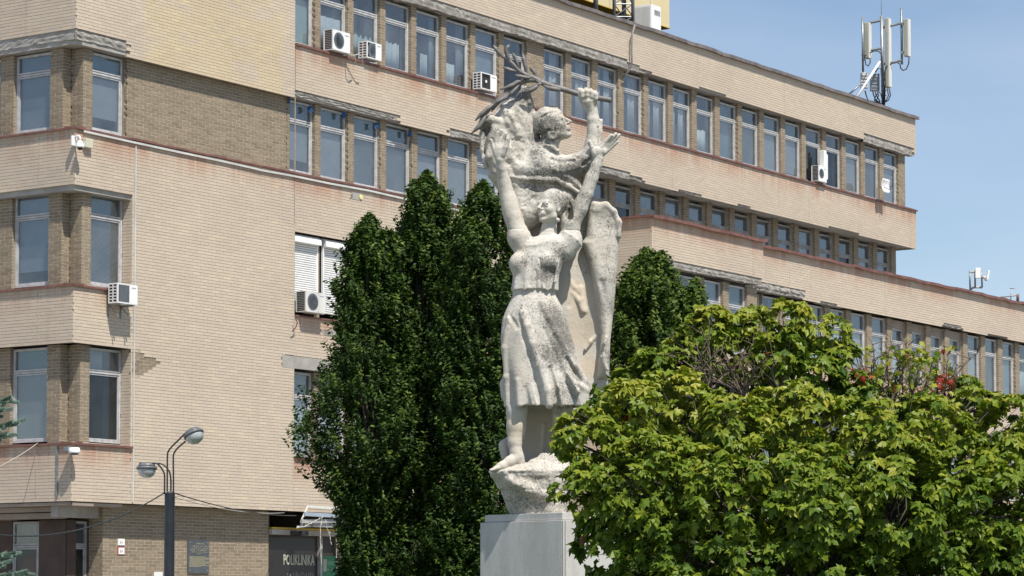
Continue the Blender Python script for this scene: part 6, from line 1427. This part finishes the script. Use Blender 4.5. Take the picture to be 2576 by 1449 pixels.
# folds between the raised arm and the head, scarf end
fb.chain([P3(c1(420, 1010), -50), P3(c1(470, 1200), -46), P3(c1(480, 1380), -44)], [8, 9, 9], 8); fb.chain([P3(c1(520, 1100), -56), P3(c1(560, 1250), -50)], [8, 8], 8); fb.chain([P3(c1(640, 1080), -52), P3(c1(760, 1100), -44), P3(c1(880, 1130), -44)], [12, 14, 10], 8)
fb.chain([P3(c3(620, 420), -52), P3(c3(610, 560), -56), P3(c3(600, 640), -56)], 4, 6); fb.cone(P3(c3(345, 560), -60), P3(c3(350, 640), -58), 14, 10, 6)
smooth_zone = ((fb.ax[0][:, None, None] < 1505) & (fb.ax[1][None, :, None] > 640)) | ((fb.ax[1][None, :, None] > 1020) & (fb.ax[0][:, None, None] > 1300))
mk = np.where(smooth_zone, .35, 1.0).astype(np.float32) + 0*fb.ax[2][None, None, :].astype(np.float32)
fb.noise(.22, 10, 6, mk); fb.noise(.2, 4.6, 7, mk)

# ---------------------------------------------------------------- rock at her feet
fr = Field((1215, 1140, -100), (1470, 1300, 95), 2.4)
rk = [(c3(0, a)[1], 1140.3 + .3703*l, 1140.3 + .3703*r_, w, rw) for a, l, r_, w, rw in ((690, 420, 800, -10, 60), (720, 300, 810, 0, 66), (742, 250, 812, 6, 70), (770, 256, 812, 6, 70), (830, 296, 808, 4, 66), (880, 322, 800, 2, 62), (950, 350, 790, 0, 58), (1034, 384, 770, 0, 56))]
fr.loft(rk, 6); fr.chain([P3(c3(560, 700), 20), P3(c3(640, 665), 0), P3(c3(760, 660), -20)], [18, 22, 24], 12); fr.cone(P3(c3(470, 715), 10), P3(c3(300, 742), 42), 14, 8, 8)
fr.chain([P3(c3(400, 800), 58), P3(c3(480, 850), 66), P3(c3(620, 900), 66)], [14, 16, 12], 10); fr.chain([P3(c3(360, 850), 60), P3(c3(470, 905), 66), P3(c3(640, 960), 62)], 8, 12, 'sub')
fr.noise(1.5, 14, 8, np.where(fr.ax[1][None, :, None] < 1240, 1.3, .5).astype(np.float32) + np.zeros(fr.n, np.float32)); fr.noise(.7, 6, 9)
yj = c3(0, 872)[1]; fr.f += (2.2*np.exp(-((fr.ax[1][None, :, None] - yj)/1.8)**2)).astype(np.float32)
fr.f = np.maximum(fr.f, (fr.ax[1][None, :, None] - c3(0, 1034)[1]).astype(np.float32))

# ---------------------------------------------------------------- stone: pale limestone, black lichen where the figure is weathered, some dark blobs are painted shade
stone = mat('weathered_limestone', (.6, .57, .5), .88); t = NT(stone); gp_ = t.n('ShaderNodeNewGeometry').outputs['Position']
lf = t.rnd(); base = t.mix(t.rng(t.noise(gp_, 1.6, 5, .6), .35, .65), (.49, .45, .385), (.55, .52, .465))
nzb = t.noise(gp_, 9, 6, .72); nzf = t.noise(gp_, 42, 5, .7); nzm = t.noise(gp_, 21, 4, .65)
thr = t.math('ADD', t.math('MULTIPLY', nzb, .42), t.math('MULTIPLY', nzf, .58)); thr = t.math('ADD', thr, t.math('MULTIPLY', t.math('SUBTRACT', lf, .44), .36))
grey = t.rng(thr, .45, .66, 0, .72); base = t.mix(grey, base, (.155, .145, .125))
spk = t.rng(t.math('ADD', t.math('MULTIPLY', nzf, .6), t.math('ADD', t.math('MULTIPLY', nzm, .4), t.math('MULTIPLY', t.math('SUBTRACT', lf, .44), .28))), .575, .66, 0, .9)
base = t.mix(spk, base, (.13, .122, .108)); base = t.mix(t.rng(lf, .0, .22, .8, 0), base, (.56, .48, .37))
t.l(base, t.b.inputs['Base Color']); t.bump(t.math('ADD', nzf, t.math('MULTIPLY', nzm, .8)), .5, .008)
def blobs(bs, base):
    def f(V):
        o = np.full(len(V), float(base))
        for (cx, cy), r_, a in bs: o += a*np.exp(-(((V[:, 0] - cx)**2 + (V[:, 1] - cy)**2)/(r_*r_)))
        return o
    return f
ST = empty('monument_statue', ST0); tag(ST, 'weathered stone statue of a woman with raised arms below a man lifting one fist', 'statue')
carve(fw, 'woman', stone, ST, blobs([(c2(650, 560), 26, .65), (c2(480, 510), 16, .45), (c2(720, 450), 22, .5), (c2(600, 640), 20, .3), (c2(700, 930), 30, .62), (c2(640, 840), 26, .35), (c2(760, 1070), 34, .6), (c2(680, 1180), 30, .45), (c2(590, 1130), 26, .3), (c2(830, 1270), 24, .3), (c2(740, 1440), 34, .35), (c1(880, 1150), 30, .28), (c1(960, 970), 24, .25), (c1(800, 1300), 20, .25), (c2(700, 60), 26, .35), (c2(790, 110), 24, .4),
    (c2(640, 200), 22, -.2), (c3(420, 450), 50, -.38), (c3(330, 700), 30, -.2), (c1(380, 1200), 40, -.12), (c2(400, 1200), 40, -.08), (c2(470, 850), 30, .2), (c4(300, 960), 7, .5), ((1376, 524), 20, -.20), (c2(640, 300), 24, -.12), (c2(420, 1100), 30, -.1)], .37))
carve(fm, 'man', stone, ST, blobs([(c4(640, 760), 26, .35), (c4(740, 850), 26, .55), (c4(600, 930), 26, .5), (c4(560, 1080), 20, .3), (c4(800, 1270), 30, .5), (c4(960, 1230), 26, .55), (c4(1000, 1150), 20, .3), (c4(440, 540), 24, .6), (c4(110, 860), 18, .6), (c4(560, 1340), 36, .5), (c4(400, 1200), 40, -.12), (c4(1060, 520), 16, -.15), (c4(1085, 740), 20, -.1), (c4(350, 860), 40, -.05), (c4(200, 930), 16, .5), (c4(330, 1050), 14, .35)], .44))  # blobs beside the woman's left hand paint the shade of a recess
carve(fb, 'drapery', stone, ST, blobs([(c2(850, 700), 42, -.6), (c2(880, 950), 46, -.6), (c2(940, 1200), 36, -.55), (c3(600, 480), 60, -.65), (c2(1080, 600), 26, .25), (c2(1100, 420), 22, .2), (c2(1060, 1150), 30, .4), (c2(1060, 800), 26, .25), (c2(1050, 250), 30, .15), (c1(640, 1080), 36, .35), (c1(470, 1250), 30, -.05)], .40))
carve(fr, 'rock', stone, ST, blobs([(c3(560, 790), 40, .15), (c3(420, 960), 40, .2), (c3(620, 980), 40, .3)], .42))
# the bronze laurel branch
bron = noisy('grey_bronze', (.115, .108, .102), (.21, .20, .19), 12, .6, .6, .006, metal=.25)
def b4_(x, y, w): p = P3(c4(x, y), w); return ((p[0] - 1330)*KS, -p[2]*KS, (HY - p[1])*KS)
br = empty('laurel_branch', ST0); tag(br, 'grey bronze laurel branch held in the stone fist', 'branch')
def bt(name, pts, rs, k=8):
    g = Geo(); P = [Vector(b4_(*p)) for p in pts]; Q = []; RR = []
    rs = list(np.interp(np.linspace(0, 1, len(P)), np.linspace(0, 1, len(rs)), rs)) if not np.isscalar(rs) else [rs]*len(P)
    rs = [v*1.28 for v in rs]
    for i in range(len(P) - 1):
        p0, p1, p2, p3 = P[max(i-1, 0)], P[i], P[i+1], P[min(i+2, len(P)-1)]
        for j in range(6):
            t_ = j/6; Q.append(.5*((2*p1) + (p2 - p0)*t_ + (2*p0 - 5*p1 + 4*p2 - p3)*t_*t_ + (3*p1 - p0 - 3*p2 + p3)*t_**3)); RR.append((rs[i] + (rs[i+1] - rs[i])*t_)*KS)
    Q.append(P[-1]); RR.append(rs[-1]*KS); g.tube(Q, RR, k); return g.obj(name, bron, br, smooth=True)
bt('stem', [(1242, 583, 12), (1110, 558, 4), (1040, 545, 2), (940, 522, 4), (820, 484, 4), (700, 452, 4), (600, 412, 2), (540, 378, 0), (470, 350, -2), (400, 305, -2), (345, 245, 0), (300, 205, 0), (262, 180, 2)], [5.6, 5.4, 5.4, 5.6, 5.8, 6, 6, 5.5, 5, 4.4, 4, 3.4, 3])
bt('stem', [(560, 395, 0), (480, 398, -2), (420, 425, -2), (340, 480, 0), (260, 540, 0), (180, 615, 0), (120, 680, 0), (70, 740, 0), (40, 800, 0)], [5.5, 5.2, 5, 5, 4.6, 4.4, 4, 3.4, 2.6])
def lf_(pts, r0=5.5): bt('leaf', pts, [1.2, r0*.66, r0*.86, r0*.74, .8])
for pts, r0 in ((((262, 190, 2), (225, 150, 4), (190, 105, 6), (165, 72, 8)), 5.2), (((345, 240, 0), (305, 190, 2), (288, 130, 4), (300, 90, 6), (315, 68, 8)), 5.8), (((405, 300, 0), (385, 230, 2), (360, 175, 4), (342, 142, 6)), 5.0), (((478, 350, -4), (462, 270, -2), (445, 200, 0), (436, 150, 2)), 6.0), (((380, 312, 2), (340, 308, 6), (295, 292, 8), (256, 275, 8)), 5.2),
    (((520, 372, 2), (470, 372, 6), (410, 362, 8), (364, 348, 8)), 5.4), (((555, 368, -4), (545, 325, -6), (520, 295, -6), (498, 278, -6)), 6), (((620, 440, 6), (680, 470, 9), (740, 480, 9), (800, 492, 7)), 6.2), (((700, 440, -2), (720, 425, -4), (740, 432, -4)), 4), (((590, 430, 6), (550, 465, 9), (500, 492, 9), (436, 505, 6)), 6.4), (((470, 400, 0), (400, 410, 5), (330, 450, 7), (226, 482, 6)), 6.2),
    (((410, 430, 4), (370, 480, 7), (330, 520, 7), (300, 545, 6)), 5.2), (((300, 510, 2), (250, 570, 6), (200, 600, 7), (165, 640, 6)), 5), (((330, 500, 2), (280, 560, 4), (235, 600, 4)), 5), (((190, 610, 2), (130, 650, 5), (60, 710, 6), (0, 772, 5)), 6), (((110, 690, 0), (80, 760, 3), (30, 830, 4), (-35, 890, 4)), 6.2), (((90, 700, -3), (85, 770, -4), (50, 850, -4)), 5.2), (((240, 560, -4), (215, 600, -5), (150, 690, -5)), 5), (((560, 400, 8), (600, 430, 9), (560, 440, 9), (480, 470, 8)), 3)): lf_(pts, r0)

# ---------------------------------------------------------------- pedestal
pd_a = math.radians(42); e1 = Vector((-math.sin(pd_a), math.cos(pd_a), 0)); e2 = Vector((math.cos(pd_a), math.sin(pd_a), 0))
cor = at(1417, 1293, YS - 1.0); topz = c3(0, 1034)[1]; PT = EYE + (HY - topz)*KS
PDo = empty('pedestal', Vector((cor.x, cor.y, 0)), math.atan2(e2.y, e2.x)); tag(PDo, 'grey stone clad pedestal under the statue', 'pedestal')
gran = noisy('grey_granite', (.50, .49, .47), (.58, .57, .545), 40, .7, .2, .003)
t = NT(gran); gg = t.n('ShaderNodeNewGeometry').outputs['Position']; old = t.b.inputs['Base Color'].links[0].from_socket
t.l(t.mix(t.rng(t.noise(t.vmul(gg, (1, 1, .25)), 2.6, 6, .65), .40, .62, 0, .7), old, t.mix(1.0, old, (.78, .76, .74), 'MULTIPLY')), t.b.inputs['Base Color'])
def pbox(name, x0, x1, y0, y1, z0, z1, m=gran): g = Geo(); g.box(x0, x1, y0, y1, z0, z1); return g.obj(name, m, PDo, bevel=.006)
LA, LB = 1.70, 1.10
pbox('core', .035, LB - .035, .035, LA - .035, 0, PT - .11)
pbox('cladding_panel', -.0, .03, .03, LA, 0.02, PT - .105); pbox('cladding_panel', .045, LB, -.0, .03, .02, PT - .105); pbox('cladding_panel', .0, .03, -.0, .024, .02, PT - .105)
pbox('cladding_panel', LB - .03, LB, .034, LA - .04, .02, PT - .105); pbox('cladding_panel', .034, LB - .034, LA - .03, LA, .02, PT - .105)
pbox('top_slab', .03, LB - .04, .05, LA - .06, PT - .10, PT)
